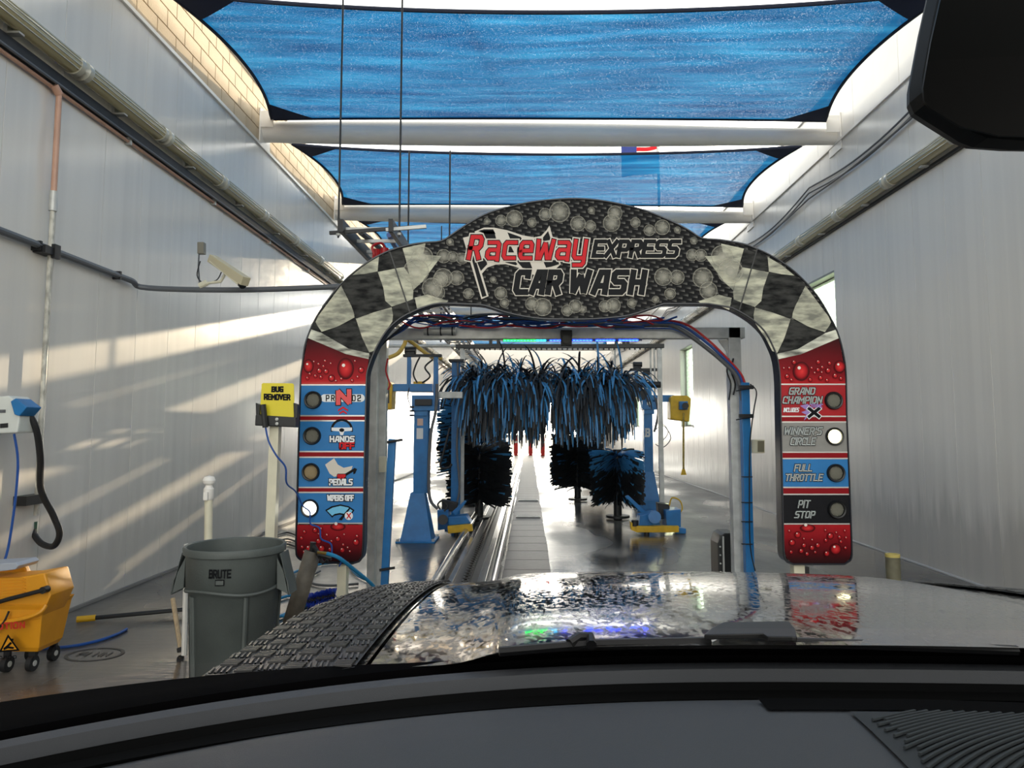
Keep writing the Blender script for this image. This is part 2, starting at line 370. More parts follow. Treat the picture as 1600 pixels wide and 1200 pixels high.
def sail(Yb, label):
    near = 2.85 if 20 < Yb < 32 else 1.15  # far sails shaped with wider gaps to throw sun streaks on left wall
    ya, yb = Yb + .75, Yb + BP - .17; xl, xr = XL + .16, XR - .2
    t = thing('shade_sail', (0, Yb + 2, 5.8), label, 'shade sail', 'blue shade sails over the tunnel')
    def P(u, v):
        z = 5.92 + (-.1) * u - .07 * math.sin(math.pi * u) * math.sin(math.pi * v)
        x = xl + (xr - xl) * u; y = ya + (yb - ya) * v
        bx = 4 * v * (1 - v); by = 4 * u * (1 - u)
        x += bx * ((1 - u) * .24 - u * .26)
        y += by ** .8 * ((1 - v) * (near - .75) - v * .06)
        return Vector((x, y, z + .02 * math.sin(9 * u + 3 * v) * bx * by))
    nu, nv = 48, 24
    MB().grid([[P(i / nu, j / nv) for i in range(nu + 1)] for j in range(nv + 1)]).build('cloth', M_sail, t)
    edge = [P(i / nu, 0) for i in range(nu + 1)] + [P(1, j / nv) for j in range(1, nv + 1)] + [P(1 - i / nu, 1) for i in range(1, nu + 1)] + [P(0, 1 - j / nv) for j in range(1, nv)]
    h = MB(); h.tube(edge + [edge[0]], .022, 6, False); h.build('hem', M_hem, t)
    for (u, v) in ((0, 0), (1, 0), (0, 1), (1, 1)):
        su = 1 if u == 0 else -1; sv = 1 if v == 0 else -1
        rows = []
        for j in range(6):
            rows.append([P(u + su * .085 * i / 5 * (1 - j / 5), v + sv * .17 * j / 5) - Vector((0, 0, .012)) for i in range(6)])
        MB().grid(rows).build('corner_patch', M_sail2, t)
        c = P(u, v); X = XL + .03 if u == 0 else XR - .03
        Yt = Yb if v == 0 else Yb + BP
        q = Vector((X, Yt + (.18 if v == 0 else -.18), c.z - .1))
        MB().tube([c, q], .011, 6).build('turnbuckle', M_steel, t)
    return t
slab = {0: 'blue shade sail over the car, above the windscreen', 1: 'largest blue shade sail, filling the top of the view', 2: 'blue shade sail behind the first whole white beam', 3: 'blue shade sail seen in slivers beside the arch crown'}
for k, Yb in enumerate(BEAMS[:-1]):
    sail(Yb, slab.get(k, 'blue shade sail far down the tunnel, above the %s' % ['left blue tower', 'black brushes', 'side brushes', 'rear stretch', 'exit'][min(k - 4, 4)]))

# ------------------------------------------------------------------ tube lights along the walls
M_tube = bpy.data.materials.new('yellowed_tube'); M_tube.use_nodes = True; MATS['yellowed_tube'] = M_tube
b = M_tube.node_tree.nodes['Principled BSDF']; b.inputs['Base Color'].default_value = srgb((196, 184, 142)); b.inputs['Roughness'].default_value = .22
b.inputs['Transmission Weight'].default_value = .25; b.inputs['Coat Weight'].default_value = .5
M_clear = mat('tube_cap', (190, 186, 170), .2, coat=.5)
def wall_tubes(X, sgn, z, side):
    first = None; k = 0
    y = -.9 + .0
    st = [5.8 + 1.4 * i for i in range(-1 if sgn > 0 else 1, 27)]
    for i, y in enumerate(st):
        t = thing('tube_light', (X + sgn * .1, y, z), '', 'light', 'clear tube lights on the %s wall' % side)
        o_ = ['nearest', 'second', 'third', 'fourth', 'fifth', 'sixth']
        t['label'] = ('%s yellowed tube light section high on the %s wall%s' % (o_[i], side, ', counted from the %s edge' % side if i else ', cut by the picture edge' if side == 'left' else ', beside the mirror')) if i < 6 else 'distant yellowed tube light section high on the %s wall, past the arch shoulder' % side
        if first is None:
            a = MB().tube([(X + sgn * .1, y + .07, z), (X + sgn * .1, y + 1.33, z)], .078, 18).build('tube', M_tube, t)
            ribs = MB()
            for j in range(5):
                th = -.7 + .42 * j; rr = .08
                ribs.tube([(X + sgn * (.1 + rr * math.cos(th)), y + .08, z + rr * math.sin(th)), (X + sgn * (.1 + rr * math.cos(th)), y + 1.32, z + rr * math.sin(th))], .005, 4)
            rb_ = ribs.build('rib', M_clear, t)
            c1 = MB().lathe((X + sgn * .1, y, z), [(0, 0), (.05, 0), (.088, .03), (.088, .085), (.05, .09)], 18, 'y').build('end_cap', M_clear, t)
            c2 = MB().lathe((X + sgn * .1, y, z), [(.05, 1.31), (.088, 1.315), (.088, 1.37), (.05, 1.395), (0, 1.395)], 18, 'y').build('end_cap', M_clear, t)
            bk = MB().box((X + sgn * .0, y + .66, z - .1), (X + sgn * .03, y + .72, z + .09)).box((X, y + .66, z - .1), (X + sgn * .12, y + .72, z - .085)).build('bracket', M_steel, t)
            first = (a, rb_, c1, c2, bk)
        else:
            for p in first:
                q = p.copy(); C.objects.link(q); q.parent = t
for X, s_, z_, side in ((XL, 1, 4.50, 'left'), (XR, -1, 4.45, 'right')): wall_tubes(X, s_, z_, side)
# channel and pipes under the tubes
ch = thing('cable_channel', (XL, 20, 4.1), 'dark grey channel with thin pipes running under the left tube lights', 'conduit')
MB().box((XL, Y0, 4.28), (XL + .05, Y1, 4.38)).build('channel', M_dark, ch, bevel=.005)
MB().tube([(XL + .03, Y0, 4.24), (XL + .03, Y1, 4.24)], .016, 8).build('pipe', M_copper, ch)
MB().tube([(XL + .07, Y0, 4.27), (XL + .07, Y1, 4.27)], .013, 8).build('pipe', M_grayp, ch)
for k in range(22): MB().box((XL, 1 + 1.9 * k, 4.21), (XL + .055, 1.03 + 1.9 * k, 4.28)).build('pipe_clamp', M_steel, ch)
MB().box((XR - .04, Y0, 4.33), (XR, Y1, 4.36)).build('light_rail', M_dark)
tag(bpy.data.objects['light_rail'], 'thin dark rail directly beneath the right wall tube lights', 'rail')
for k, (dz, ph) in enumerate(((0, 0), (-.07, .5), (-.15, 1.1))):
    pts = []
    for j in range(0, 181):
        y = Y0 + .25 * j
        if y > Y1: break
        sag = abs(math.sin((y - .6 * 0) * math.pi / 3.9 + .4)) * (.16 if k < 2 else .06) + (.03 * k)
        pts.append((XR - .03 - .01 * k, y, 5.13 + dz * .8 + .1 - sag))
    o = MB().tube(pts, .013, 6).build('wall_cable', M_gc)
    tag(o, ['top cable of the three drooping along the upper right wall', 'middle cable of the three drooping along the upper right wall', 'lowest, straightest cable of the three along the upper right wall'][k], 'cable', 'cables on the upper right wall')
# ------------------------------------------------------------------ left wall fittings
cp = thing('grey_conduit', (XL, 5.3, 2.96), 'grey conduit running along the left wall then crossing to the arch', 'conduit')
pA, pB = atX(0, 360, XL + .05), atX(208, 438, XL + .05)
zc = pA.z
path = [(XL + .05, .5, zc + .02), (XL + .05, 4, zc), (pA.x, pA.y, zc), (XL + .05, pB.y - .3, zc - .01), (XL + .07, pB.y - .05, zc - .02)]
Yc = pB.y + .1
path += [tuple(at(232, 450, Yc)), tuple(at(380, 453, Yc)), tuple(at(545, 447, 6.9))]
MB().tube(smooth_path(path, 5), .027, 10).build('pipe', M_grayp, cp)
for px in (60, 185):
    c = atX(px, 360 + px * .375, XL + .05); MB().box((XL, c.y - .012, zc - .045), (XL + .075, c.y + .012, zc + .03)).build('clamp', M_dark, cp)
vp = thing('downpipe', (XL + .06, 5.95, .8), 'thin vertical pipe on the left wall, salmon top and cream below', 'pipe')
yv = atX(92, 150, XL + .06).y
MB().tube([(XL + .06, yv, 4.23), (XL + .06, yv, 3.35)], .022, 10).build('upper_pipe', M_copper, vp)['label'] = 'salmon upper length of pipe'
MB().tube([(XL + .06, yv, 3.3), (XL + .06, yv, .86)], .019, 10).build('lower_pipe', mat('stained_pipe', (214, 210, 198), .5, var=.5, vscale=25, stretch=(1, 1, .5)), vp)
MB().tube([(XL + .06, yv, 3.4), (XL + .06, yv, 3.24)], .03, 12).build('coupling', M_steel, vp)
MB().tube([(XL + .05, yv - .05, 4.25), (XL + .06, yv, 4.2)], .032, 12).build('elbow', M_copper, vp)
MB().box((XL, yv - .12, 2.88), (XL + .1, yv + .03, 2.94)).box((XL + .08, yv - .02, 2.86), (XL + .11, yv + .05, 2.97)).build('pipe_bracket', M_dark, vp)
MB().box((XL, yv - .18, .95), (XL + .1, yv + .05, 1.02)).build('pipe_bracket', M_dark, vp)
hz = thing('black_drain_hose', tuple(atX(90, 840, XL + .12)), 'thick black hose looping from the dispenser to the downpipe foot', 'hose')
hp = [at(40, 640, 5.15), at(56, 668, 5.2), at(63, 715, 5.3), at(64, 765, 5.4), at(83, 805, 5.5), at(93, 833, 5.55), at(84, 853, 5.6), at(66, 850, 5.65), at(54, 836, 5.7), at(52, 822, 5.72)]
MB().tube(smooth_path(hp, 6), .023, 10).build('hose', M_rub, hz)
MB().tube([at(52, 815, 5.72), at(51, 832, 5.72)], .032, 10).build('hose_connector', mat('green_fitting', (60, 92, 74), .5), hz)
# detergent dispenser
dx = at(8, 650, 5.15)
dd = thing('foam_dispenser', (dx.x, dx.y, 0), 'white wall dispenser with a blue nozzle cap at the left edge', 'dispenser')
MB().prism([at(-40, 622, 5.05), at(14, 618, 5.05), at(34, 636, 5.05), at(27, 676, 5.05), at(-40, 679, 5.05)], (0, .2, 0)).build('housing', mat('ivory_plastic', (214, 218, 214), .4), dd, bevel=.012)
MB().prism([at(16, 627, 5.02), at(24, 622, 5.02), at(42, 636, 5.02), at(30, 650, 5.02), at(22, 648, 5.02)], (0, .16, 0)).build('nozzle_cap', M_blue, dd, bevel=.008)
MB().prism([at(-2, 640, 5.045), at(8, 640, 5.045), at(8, 645, 5.045), at(-2, 645, 5.045)], (0, .01, 0)).build('label_plate', M_grayp, dd)
MB().prism([at(0, 662, 5.045), at(12, 661, 5.045), at(12, 668, 5.045), at(0, 669, 5.045)], (0, .01, 0)).build('button', M_blk, dd)
MB().bar((at(-12, 700, 5.15).x, 5.15, 0), at(-12, 676, 5.15), .06).build('post', M_pvc, dd)
MB().tube(smooth_path([at(22, 678, 5.1), at(28, 720, 5.1), at(24, 780, 5.08), at(14, 850, 5.05), at(6, 880, 5.0)], 5), .009, 6).build('feed_hose', M_bluh, dd)
# security camera on the crossing pipe
b0 = at(318, 445, Yc)
sc_ = thing('security_camera', tuple(b0), 'cream bullet security camera mounted on the crossing grey conduit', 'camera')
MB().tube([at(334, 406, Yc + .02), at(379, 443, Yc - .22)], [.052, .052], 4).build('housing', M_pvc, sc_, bevel=.006)
MB().tube([at(331, 404, Yc + .03), at(384, 440, Yc - .25)], [.055, .06], 4).build('sun_hood', mat('hood_cream', (200, 190, 160), .5), sc_, bevel=.004)
MB().tube([at(377, 443, Yc - .22), at(380, 446, Yc - .235)], .038, 14).build('lens', M_blk, sc_)
MB().tube([at(352, 428, Yc), at(345, 440, Yc), at(320, 443, Yc)], .014, 8).build('arm', M_pvc, sc_)
MB().tube([at(324, 441, Yc), at(312, 447, Yc)], .03, 10).build('mount', M_pvc, sc_)
MB().tube(smooth_path([at(313, 408, Yc), at(308, 430, Yc), at(318, 442, Yc), at(338, 438, Yc), at(346, 425, Yc)], 5), .006, 6).build('cable', M_blk, sc_)
jb = at(313, 388, Yc)
jx = thing('junction_box', (jb.x, jb.y, jb.z), 'small grey junction box on a stub above the security camera', 'box')
MB().prism([at(308, 378, Yc), at(318, 378, Yc), at(318, 396, Yc), at(308, 396, Yc)], (0, .06, 0)).build('box_body', mat('box_grey', (124, 120, 108), .5), jx, bevel=.005)
MB().tube([at(311, 396, Yc + .03), at(310, 416, Yc + .03), at(312, 447, Yc + .03)], .008, 6).build('stub_conduit', M_grayp, jx)
# ================================================================== CONVEYOR
cv = thing('conveyor_track', (-.6, 20, 0), 'steel conveyor track with chain and guide rails along the floor', 'conveyor')
YC0, YC1 = 3.2, 41
MB().box((-.74, YC0, .001), (-.5, YC1, .008)).build('trench_plate', M_blk, cv)
MB().tube([(-.34, YC0, .09), (-.34, YC1, .09)], .045, 12).build('guide_rail', M_rail, cv)
MB().tube([(-.88, YC0, .09), (-.88, YC1, .09)], .045, 12).build('guide_rail', M_rail, cv)
MB().box((-.5, YC0, 0), (-.42, YC1, .05)).build('edge_angle', M_rail, cv, bevel=.006)
MB().box((-.80, YC0, 0), (-.74, YC1, .04)).build('edge_angle', M_rail, cv, bevel=.006)
MB().box((-.655, YC0, .006), (-.585, YC1, .02)).build('chain_bed', M_dark, cv)
lk = mesh_of(MB().box((-.035, 0, 0), (-.015, .11, .03)).box((.015, 0, 0), (.035, .11, .03)).box((-.015, .02, .008), (.015, .05, .022)), 'chain_link', mat('oily_chain', (72, 66, 60), .3, .8))
for k in range(200): piece('chain_link', lk, cv, (-.62, YC0 + .14 * k, .02))
for k in range(20):
    for X in (-.34, -.88): MB().box((X - .03, YC0 + .5 + 1.9 * k, 0), (X + .03, YC0 + .58 + 1.9 * k, .06)).build('rail_foot', M_dark, cv)
sb = mesh_of(MB().box((0, 0, 0), (.5, .585, .022)), 'floor_slab', M_plank, bevel=.004)
fs_ = thing('slab_walkway', (-.28, 20, 0), 'strip of rough grey slabs on the floor beside the conveyor', 'walkway')
for k in range(62): piece('floor_slab', sb, fs_, (-.27 + random.uniform(-.006, .006), YC0 + .6 * k, .001), rot=(0, 0, random.uniform(-.006, .006)))
# drain covers
for k, Yd in enumerate((12.6, 15.4)):
    d = thing('drain_grate', (-.02, Yd, .023), ['nearer dark steel plate set in the grey slab strip', 'farther dark steel plate set in the grey slab strip'][k], 'grate')
    MB().box((-.22, Yd - .12, .0235), (.2, Yd + .12, .034)).build('plate', M_dark, d, bevel=.003)
    for j in range(6): MB().box((-.2, Yd - .1 + .035 * j, .034), (.18, Yd - .09 + .035 * j, .039)).build('rib', M_steel, d)

# ================================================================== ARCH SIGN
YA = 6.0; TA = .15
arch = thing('entrance_arch', tuple(Vector((at(895, 600, YA).x, YA + TA / 2, 0))), 'printed entrance arch with carbon weave, checkered corners and wash menus', 'arch sign')
outerL = [(470, 587), (472.6, 570), (476, 543), (483, 520.5), (494, 496), (510, 472), (530, 447), (550, 428), (570.5, 412.5), (591, 400), (611, 391), (638, 383), (665, 379), (690, 376.5)]
crown = [(710, 364), (739, 345), (766, 332), (800, 322), (830, 316), (864, 312), (900, 310.5), (935, 313), (969, 319), (998, 326), (1021, 334), (1055, 348.6), (1078, 361), (1097, 372.5)]
outerR = [(1125, 375), (1160, 381), (1180, 388), (1200, 397), (1225, 412), (1250, 432.5), (1275, 460), (1292, 487), (1308, 518), (1317, 550), (1321, 575)]
footR = [(1322, 600), (1323, 653), (1327, 753), (1330.5, 847), (1331, 866), (1328, 876), (1319, 881.5), (1240, 881.5), (1230, 878), (1225, 868), (1224, 850), (1222, 753), (1220, 653), (1219, 597)]
innerR = [(1215, 562), (1207, 540), (1195, 518), (1175, 499), (1150, 484), (1137, 479.5), (1107, 474.5), (1037, 474.5)]
belly = [(1010, 484), (982, 492.5), (950, 496.5), (916, 498.5), (871, 498.5), (840, 497), (811, 492.5), (785, 486), (757, 477)]
innerL = [(730, 475), (687.5, 474), (665, 479), (642.5, 488), (624.5, 498), (606.5, 514), (593, 534), (584, 552), (577, 570)]
footL = [(573, 587), (572, 620), (570.5, 680), (569, 753), (567.5, 850), (566, 868), (561, 877), (551, 880.5), (480, 878), (469, 874), (463, 866), (462.5, 850), (465, 753), (467, 680), (469, 620)]
OUT = outerL + crown + outerR + footR + innerR + belly + innerL + footL
def carbon():
    m = mat('carbon_weave_print', (40, 40, 42), .5, spec=.1); t = m.node_tree; N = t.nodes; L = t.links; b = N['Principled BSDF']
    tc = N.new('ShaderNodeTexCoord'); sp = N.new('ShaderNodeSeparateXYZ'); L.new(tc.outputs['Object'], sp.inputs[0])
    p = .075; v = math_n(N, L, 'MULTIPLY_ADD', sp.outputs['Z'], 1 / .032); v.node.inputs[2].default_value = 100
    sh = math_n(N, L, 'MULTIPLY', sp.outputs['X'], 6.0); v = math_n(N, L, 'ADD', v, sh)
    row = math_n(N, L, 'FLOOR', v); vf = math_n(N, L, 'FRACT', v)
    u = math_n(N, L, 'MULTIPLY_ADD', sp.outputs['X'], 1 / p); u.node.inputs[2].default_value = 100
    u = math_n(N, L, 'ADD', u, math_n(N, L, 'MULTIPLY', row, .36)); uf = math_n(N, L, 'FRACT', u)
    a = math_n(N, L, 'MULTIPLY', uf, math_n(N, L, 'SUBTRACT', 1.15, vf))
    r = ramp(N, L, a, [(.12, (10, 11, 13)), (.45, (30, 30, 32)), (.95, (104, 102, 98))])
    L.new(r.outputs[0], b.inputs['Base Color']); return m
M_carb = carbon()
M_cabedge = mat('sign_edge_black', (22, 24, 34), .3)
_n = len(OUT); _o = []
for i_ in range(_n):
    a_, b_, c_, d_ = (Vector(OUT[(i_ + q_) % _n]) for q_ in (-1, 0, 1, 2))
    for t_ in (0, .34, .67):
        _o.append(tuple(.5 * ((2 * b_) + (c_ - a_) * t_ + (2 * a_ - 5 * b_ + 4 * c_ - d_) * t_ * t_ + (3 * b_ - a_ - 3 * c_ + d_) * t_ ** 3)) if (c_ - b_).length > 6 and max((b_ - a_).length, (d_ - c_).length) < 60 and (c_ - b_).length < 60 else tuple(b_.lerp(c_, t_)))
OUT = _o
nO = len(OUT)
def is_ok(): pass
# cabinet: rim + back (black) and the printed face
rim = MB(); fr_ = [at(x, y, YA) for x, y in OUT]; bk = [p + Vector((0, TA, 0)) for p in fr_]
rim.add(fr_ + bk, [(i, i + nO, (i + 1) % nO + nO, (i + 1) % nO) for i in range(nO)] + [tuple(range(2 * nO - 1, nO - 1, -1))])
rim.build('cabinet', M_cabedge, arch, smooth=False)
edge = MB(); edge.tube([p + Vector((0, -.002, 0)) for p in fr_] + [fr_[0]], .008, 6, False); edge.build('edge_trim', M_cabedge, arch)
face = MB().add(fr_, [tuple(range(nO))]); face.build('printed_face', M_carb, arch, smooth=False)
def flat(name, polys, lay, m, bevel=0, Y=YA, parent=arch, kind=None):
    mb = MB(); yy = Y - .0025 * lay
    for p in polys: mb.add([at(x, y, yy) for x, y in p], [tuple(range(len(p)))])
    o = mb.build(name, m, parent, smooth=False)
    return o
def mir(p): return [(1791.5 - x - (y - 560) * .0, y + .5) for x, y in p]
def nmat(name, a, b, sc, st=(1, 1, 1)): return mat(name, a, .5, var=1, col2=b, vscale=sc, stretch=st, spec=.1)
M_ckw = nmat('flag_cream_print', (206, 204, 182), (128, 128, 118), 7, (1, 1, 3))
M_ckk = nmat('flag_black_print', (12, 13, 14), (62, 62, 60), 9, (1, 1, 3))
# checkered corners traced piece by piece (left), mirrored (right)
W_ = [[(550, 430), (571, 413), (592, 401), (591, 424), (570, 428)], [(533, 446), (497, 494), (493, 503), (501, 519), (528, 510), (554, 496), (552, 484), (545, 470)],
      [(590, 425), (631, 417), (640, 430), (646, 455), (645, 468), (612, 479), (602, 470), (599, 452)], [(556, 498), (584, 488), (612, 480), (614, 492), (613, 502), (606, 513), (595, 528), (585, 548), (576, 551), (566, 528)],
      [(629, 388), (665, 380), (661, 398), (690, 400), (660, 440), (646, 453), (638, 423), (634, 405)], [(648, 465), (668, 460), (700, 470), (697, 474), (668, 477), (652, 484)]]
K_ = [[(592, 401), (628, 388), (632, 400), (633, 417), (590, 424)], [(533, 444), (549, 431), (570, 428), (590, 424), (599, 450), (602, 470), (612, 479), (584, 488), (556, 497), (546, 470)],
      [(503, 520), (530, 509), (555, 498), (566, 528), (577, 551), (545, 546), (520, 534)], [(613, 480), (646, 467), (651, 484), (636, 490), (620, 500), (613, 503), (614, 492)], [(492, 503), (503, 519), (488, 516), (484, 514)]]
band = [(484, 514), (502, 520), (545, 545), (577, 552), (576, 561), (540, 553), (500, 536), (481, 528)]
# mirrored polygons must stay inside the right outline
for fn, nm in ((lambda p: p, 'l'), (mir, 'r')):
    flat('flag_square_print', [fn(p) for p in W_], 1, M_ckw); flat('flag_square_print', [fn(p) for p in K_], 1.2, M_ckk)
    flat('swoosh_band_print', [fn(band)], 1.4, nmat('band_print', (226, 226, 210), (96, 96, 90), 5, (1, 1, 4)))
def seam(p, q): flat('panel_seam', [[p, (p[0] + 2.2, p[1]), (q[0] + 2.2, q[1]), q]], 4, M_blk)
seam((608, 393), (640, 490)); seam((1182, 389), (1154, 485))
# red wet-look panels
def redmat():
    m = mat('red_print', (150, 16, 26), .42, spec=.1); t = m.node_tree; N = t.nodes; L = t.links; b = N['Principled BSDF']
    at_ = N.new('ShaderNodeAttribute'); at_.attribute_name = 'g'
    r = ramp(N, L, at_.outputs['Fac'], [(0, (40, 10, 14)), (.45, (128, 18, 28)), (.85, (186, 34, 40)), (1, (196, 90, 84))]); L.new(r.outputs[0], b.inputs['Base Color']); return m
M_redp = redmat()
def gradpoly(name, rows, m, lay, parent=arch):   # rows: (y, x0, x1, g)
    mb = MB(); vs = []; a = []
    for (y, x0, x1, gg) in rows: vs += [at(x0, y, YA - .0025 * lay), at(x1, y, YA - .0025 * lay)]; a += [gg, gg]
    mb.add(vs, [(2 * i, 2 * i + 1, 2 * i + 3, 2 * i + 2) for i in range(len(rows) - 1)], a); return mb.build(name, m, parent, smooth=False, attr='g')
mb = MB()
top = [(481, 528), (500, 536), (540, 553), (576, 561)]
vs = [at(x, y, YA - .0025) for x, y in top] + [at(x, y, YA - .0025) for x, y in [(471, 585), (502, 586), (538, 587), (573, 587)]] + [at(x, 601, YA - .0025) for x in (469.5, 502, 538, 572.5)]
mb.add(vs, [(0, 1, 5, 4), (1, 2, 6, 5), (2, 3, 7, 6), (4, 5, 9, 8), (5, 6, 10, 9), (6, 7, 11, 10)], [0, .1, .15, .25, .55, .6, .65, .7, .95, 1, 1, 1]); mb.build('red_panel_print', M_redp, arch, smooth=False, attr='g')
mb = MB()
vs = [at(x, y, YA - .0025) for x, y in [(1217, 562), (1252, 552), (1292, 536), (1311, 527)]] + [at(x, y, YA - .0025) for x, y in [(1219, 585), (1252, 586), (1290, 586), (1321, 586)]] + [at(x, 601, YA - .0025) for x in (1220, 1254, 1288, 1322)]
mb.add(vs, [(0, 1, 5, 4), (1, 2, 6, 5), (2, 3, 7, 6), (4, 5, 9, 8), (5, 6, 10, 9), (6, 7, 11, 10)], [.35, .2, .1, 0, .6, .55, .5, .45, .8, .8, .8, .8]); mb.build('red_panel_print', M_redp, arch, smooth=False, attr='g')
gradpoly('red_panel_print', [(820, 464, 568, .7), (840, 463.5, 567.5, .5), (858, 463.5, 567, .2), (868, 465, 565, .05), (877, 474, 558, 0)], M_redp, 1)
gradpoly('red_panel_print', [(820, 1224, 1329, .75), (840, 1225, 1330, .55), (860, 1226, 1330, .2), (872, 1229, 1328, .05), (880, 1238, 1320, 0)], M_redp, 1)
# menu bands
def face_x(side, y):
    t = (y - 600) / 280
    return (469.5 - 6.5 * t + .8, 572.4 - 5 * t - .8) if side == 'L' else (1219.5 + 5 * t + .8, 1322 + 8.5 * t - .8)
def bandpoly(side, y0, y1):
    a, b = face_x(side, y0), face_x(side, y1); return [(a[0], y0), (a[1], y0), (b[1], y1), (b[0], y1)]
M_pb = mat('menu_blue', (46, 122, 186), .42, spec=.25, var=.1); M_pr = mat('menu_red', (172, 24, 34), .42, spec=.25, var=.15); M_pg = mat('menu_silver', (148, 146, 142), .42, spec=.25, var=.15); M_pk = mat('menu_black', (26, 26, 30), .42, spec=.1)
M_chr = mat('chrome_line_print', (206, 200, 196), .25, .3)
ML = [(602, 649, M_pb), (658, 705, M_pb), (715, 761, M_pb), (770, 817, M_pb)]
MR = [(601, 650, M_pr), (660, 706, M_pg), (717, 761, M_pb), (773, 818, M_pk)]
for side, lst in (('L', ML), ('R', MR)):
    for i, (y0, y1, m) in enumerate(lst):
        flat('menu_band_print', [bandpoly(side, y0, y1)], 1, m)
        flat('menu_line_print', [bandpoly(side, y0 - 1.6, y0 + .4), bandpoly(side, y1 - .4, y1 + 1.6)], 1.6, M_chr)
        if i < 3: flat('menu_divider_print', [bandpoly(side, y1 + 1.6, lst[i + 1][0] - 1.6)], 1, mat('divider_red', (140, 22, 30), .42, spec=.1))
# radial-shaded print discs: bubbles and drops
def discmat(name, stops, alpha):
    m = mat(name, (200, 200, 190), .45, spec=.1); t = m.node_tree; N = t.nodes; L = t.links; b = N['Principled BSDF']
    a = N.new('ShaderNodeAttribute'); a.attribute_name = 'r'; r = ramp(N, L, a.outputs['Fac'], stops); L.new(r.outputs[0], b.inputs['Base Color'])
    r2 = ramp(N, L, a.outputs['Fac'], [(p, (q, q, q, 1)) for p, q in alpha]); L.new(r2.outputs[0], b.inputs['Alpha']); return m
M_bub = discmat('bubble_print', [(0, (214, 210, 194)), (1, (196, 192, 176))], [(0, .5), (.5, .32), (.85, .1), (.94, .34), (1, .45)])
M_drop = discmat('drop_print', [(0, (226, 60, 60)), (.6, (176, 26, 34)), (.85, (92, 10, 16)), (1, (60, 6, 12))], [(0, 1), (1, 1)])
def discs(name, lst, m, lay, Y=YA, parent=arch):
    mb = MB()
    for k, q in enumerate(lst):
        x, y, rx = q[:3]; ry = q[3] if len(q) > 3 else rx; n = 22; vs = [at(x + rx * .12, y + ry * .05, Y - .0025 * lay - .00015 * k)]; a = [0.]
        for rr in (.4, .7, .88, 1):
            for i in range(n):
                t = 2 * math.pi * i / n; vs.append(at(x + rx * rr * math.cos(t), y + ry * rr * math.sin(t), Y - .0025 * lay - .00015 * k)); a.append(rr)
        fs = [(0, 1 + i, 1 + (i + 1) % n) for i in range(n)] + [(1 + j * n + i, 1 + j * n + (i + 1) % n, 1 + (j + 1) * n + (i + 1) % n, 1 + (j + 1) * n + i) for j in range(3) for i in range(n)]
        mb.add(vs, fs, a)
    return mb.build(name, m, parent, smooth=False, attr='r')
def c4(l): return [(680 + x / 3.81, 300 + y / 3.81, r / 3.81) for x, y, r in l]
bub = c4([(308, 175, 20), (392, 170, 34), (472, 158, 50), (576, 182, 28), (655, 133, 38), (740, 118, 62), (850, 188, 46), (924, 203, 34), (930, 110, 22), (1070, 125, 44), (1050, 185, 52), (1192, 182, 30), (1275, 228, 34), (1352, 210, 46), (1442, 226, 20), (1540, 290, 22), (1530, 375, 36), (1358, 505, 54), (1440, 508, 44), (1398, 605, 34), (1312, 640, 22), (1170, 662, 28), (1060, 675, 44), (1010, 680, 36), (835, 680, 40), (785, 705, 34), (880, 700, 22), (640, 685, 54), (575, 665, 40), (412, 660, 28), (390, 602, 38), (345, 522, 20), (198, 605, 32), (128, 512, 44), (48, 510, 56), (15, 598, 44), (50, 382, 42), (105, 385, 32), (88, 298, 22)])
bub += [(660, 402, 17), (650, 424, 20), (675, 450, 16), (1095, 399, 10), (1128, 400, 17), (1141, 424, 20), (1098, 434, 16), (1107, 454, 14), (688, 437, 12), (722, 404, 9)]
discs('bubble_print', bub, M_bub, 2)
def redrops(x0, x1, y0, y1, n, big):
    l = list(big); tries = 0
    while len(l) < n and tries < 2000:
        tries += 1; r = random.uniform(1.8, 5.5); x, y = random.uniform(x0 + r + 1, x1 - r - 1), random.uniform(y0 + r, y1 - r)
        if all(math.hypot(x - q[0], y - q[1]) > r + q[2] + 1 for q in l): l.append((x, y, r, r * 1.05))
    return l
sets = [redrops(474, 571, 560, 598, 20, [(540, 576, 13, 17), (482, 572, 8, 11)]), redrops(467, 565, 823, 868, 24, [(528, 823, 12, 6)]),
        redrops(1222, 1320, 562, 598, 20, [(1252, 580, 13, 15), (1312, 573, 9, 10)]), redrops(1228, 1327, 823, 870, 24, [(1262, 825, 12, 6), (1306, 858, 9, 9)])]
allr = [q for s_ in sets for q in s_]; discs('water_drop_print', allr, M_drop, 2)
discs('drop_highlight_print', [(q[0] - q[2] * .25, q[1] - q[2] * .4, max(.7, q[2] * .2)) for q in allr], mat('highlight_print', (240, 225, 215), .3), 5)
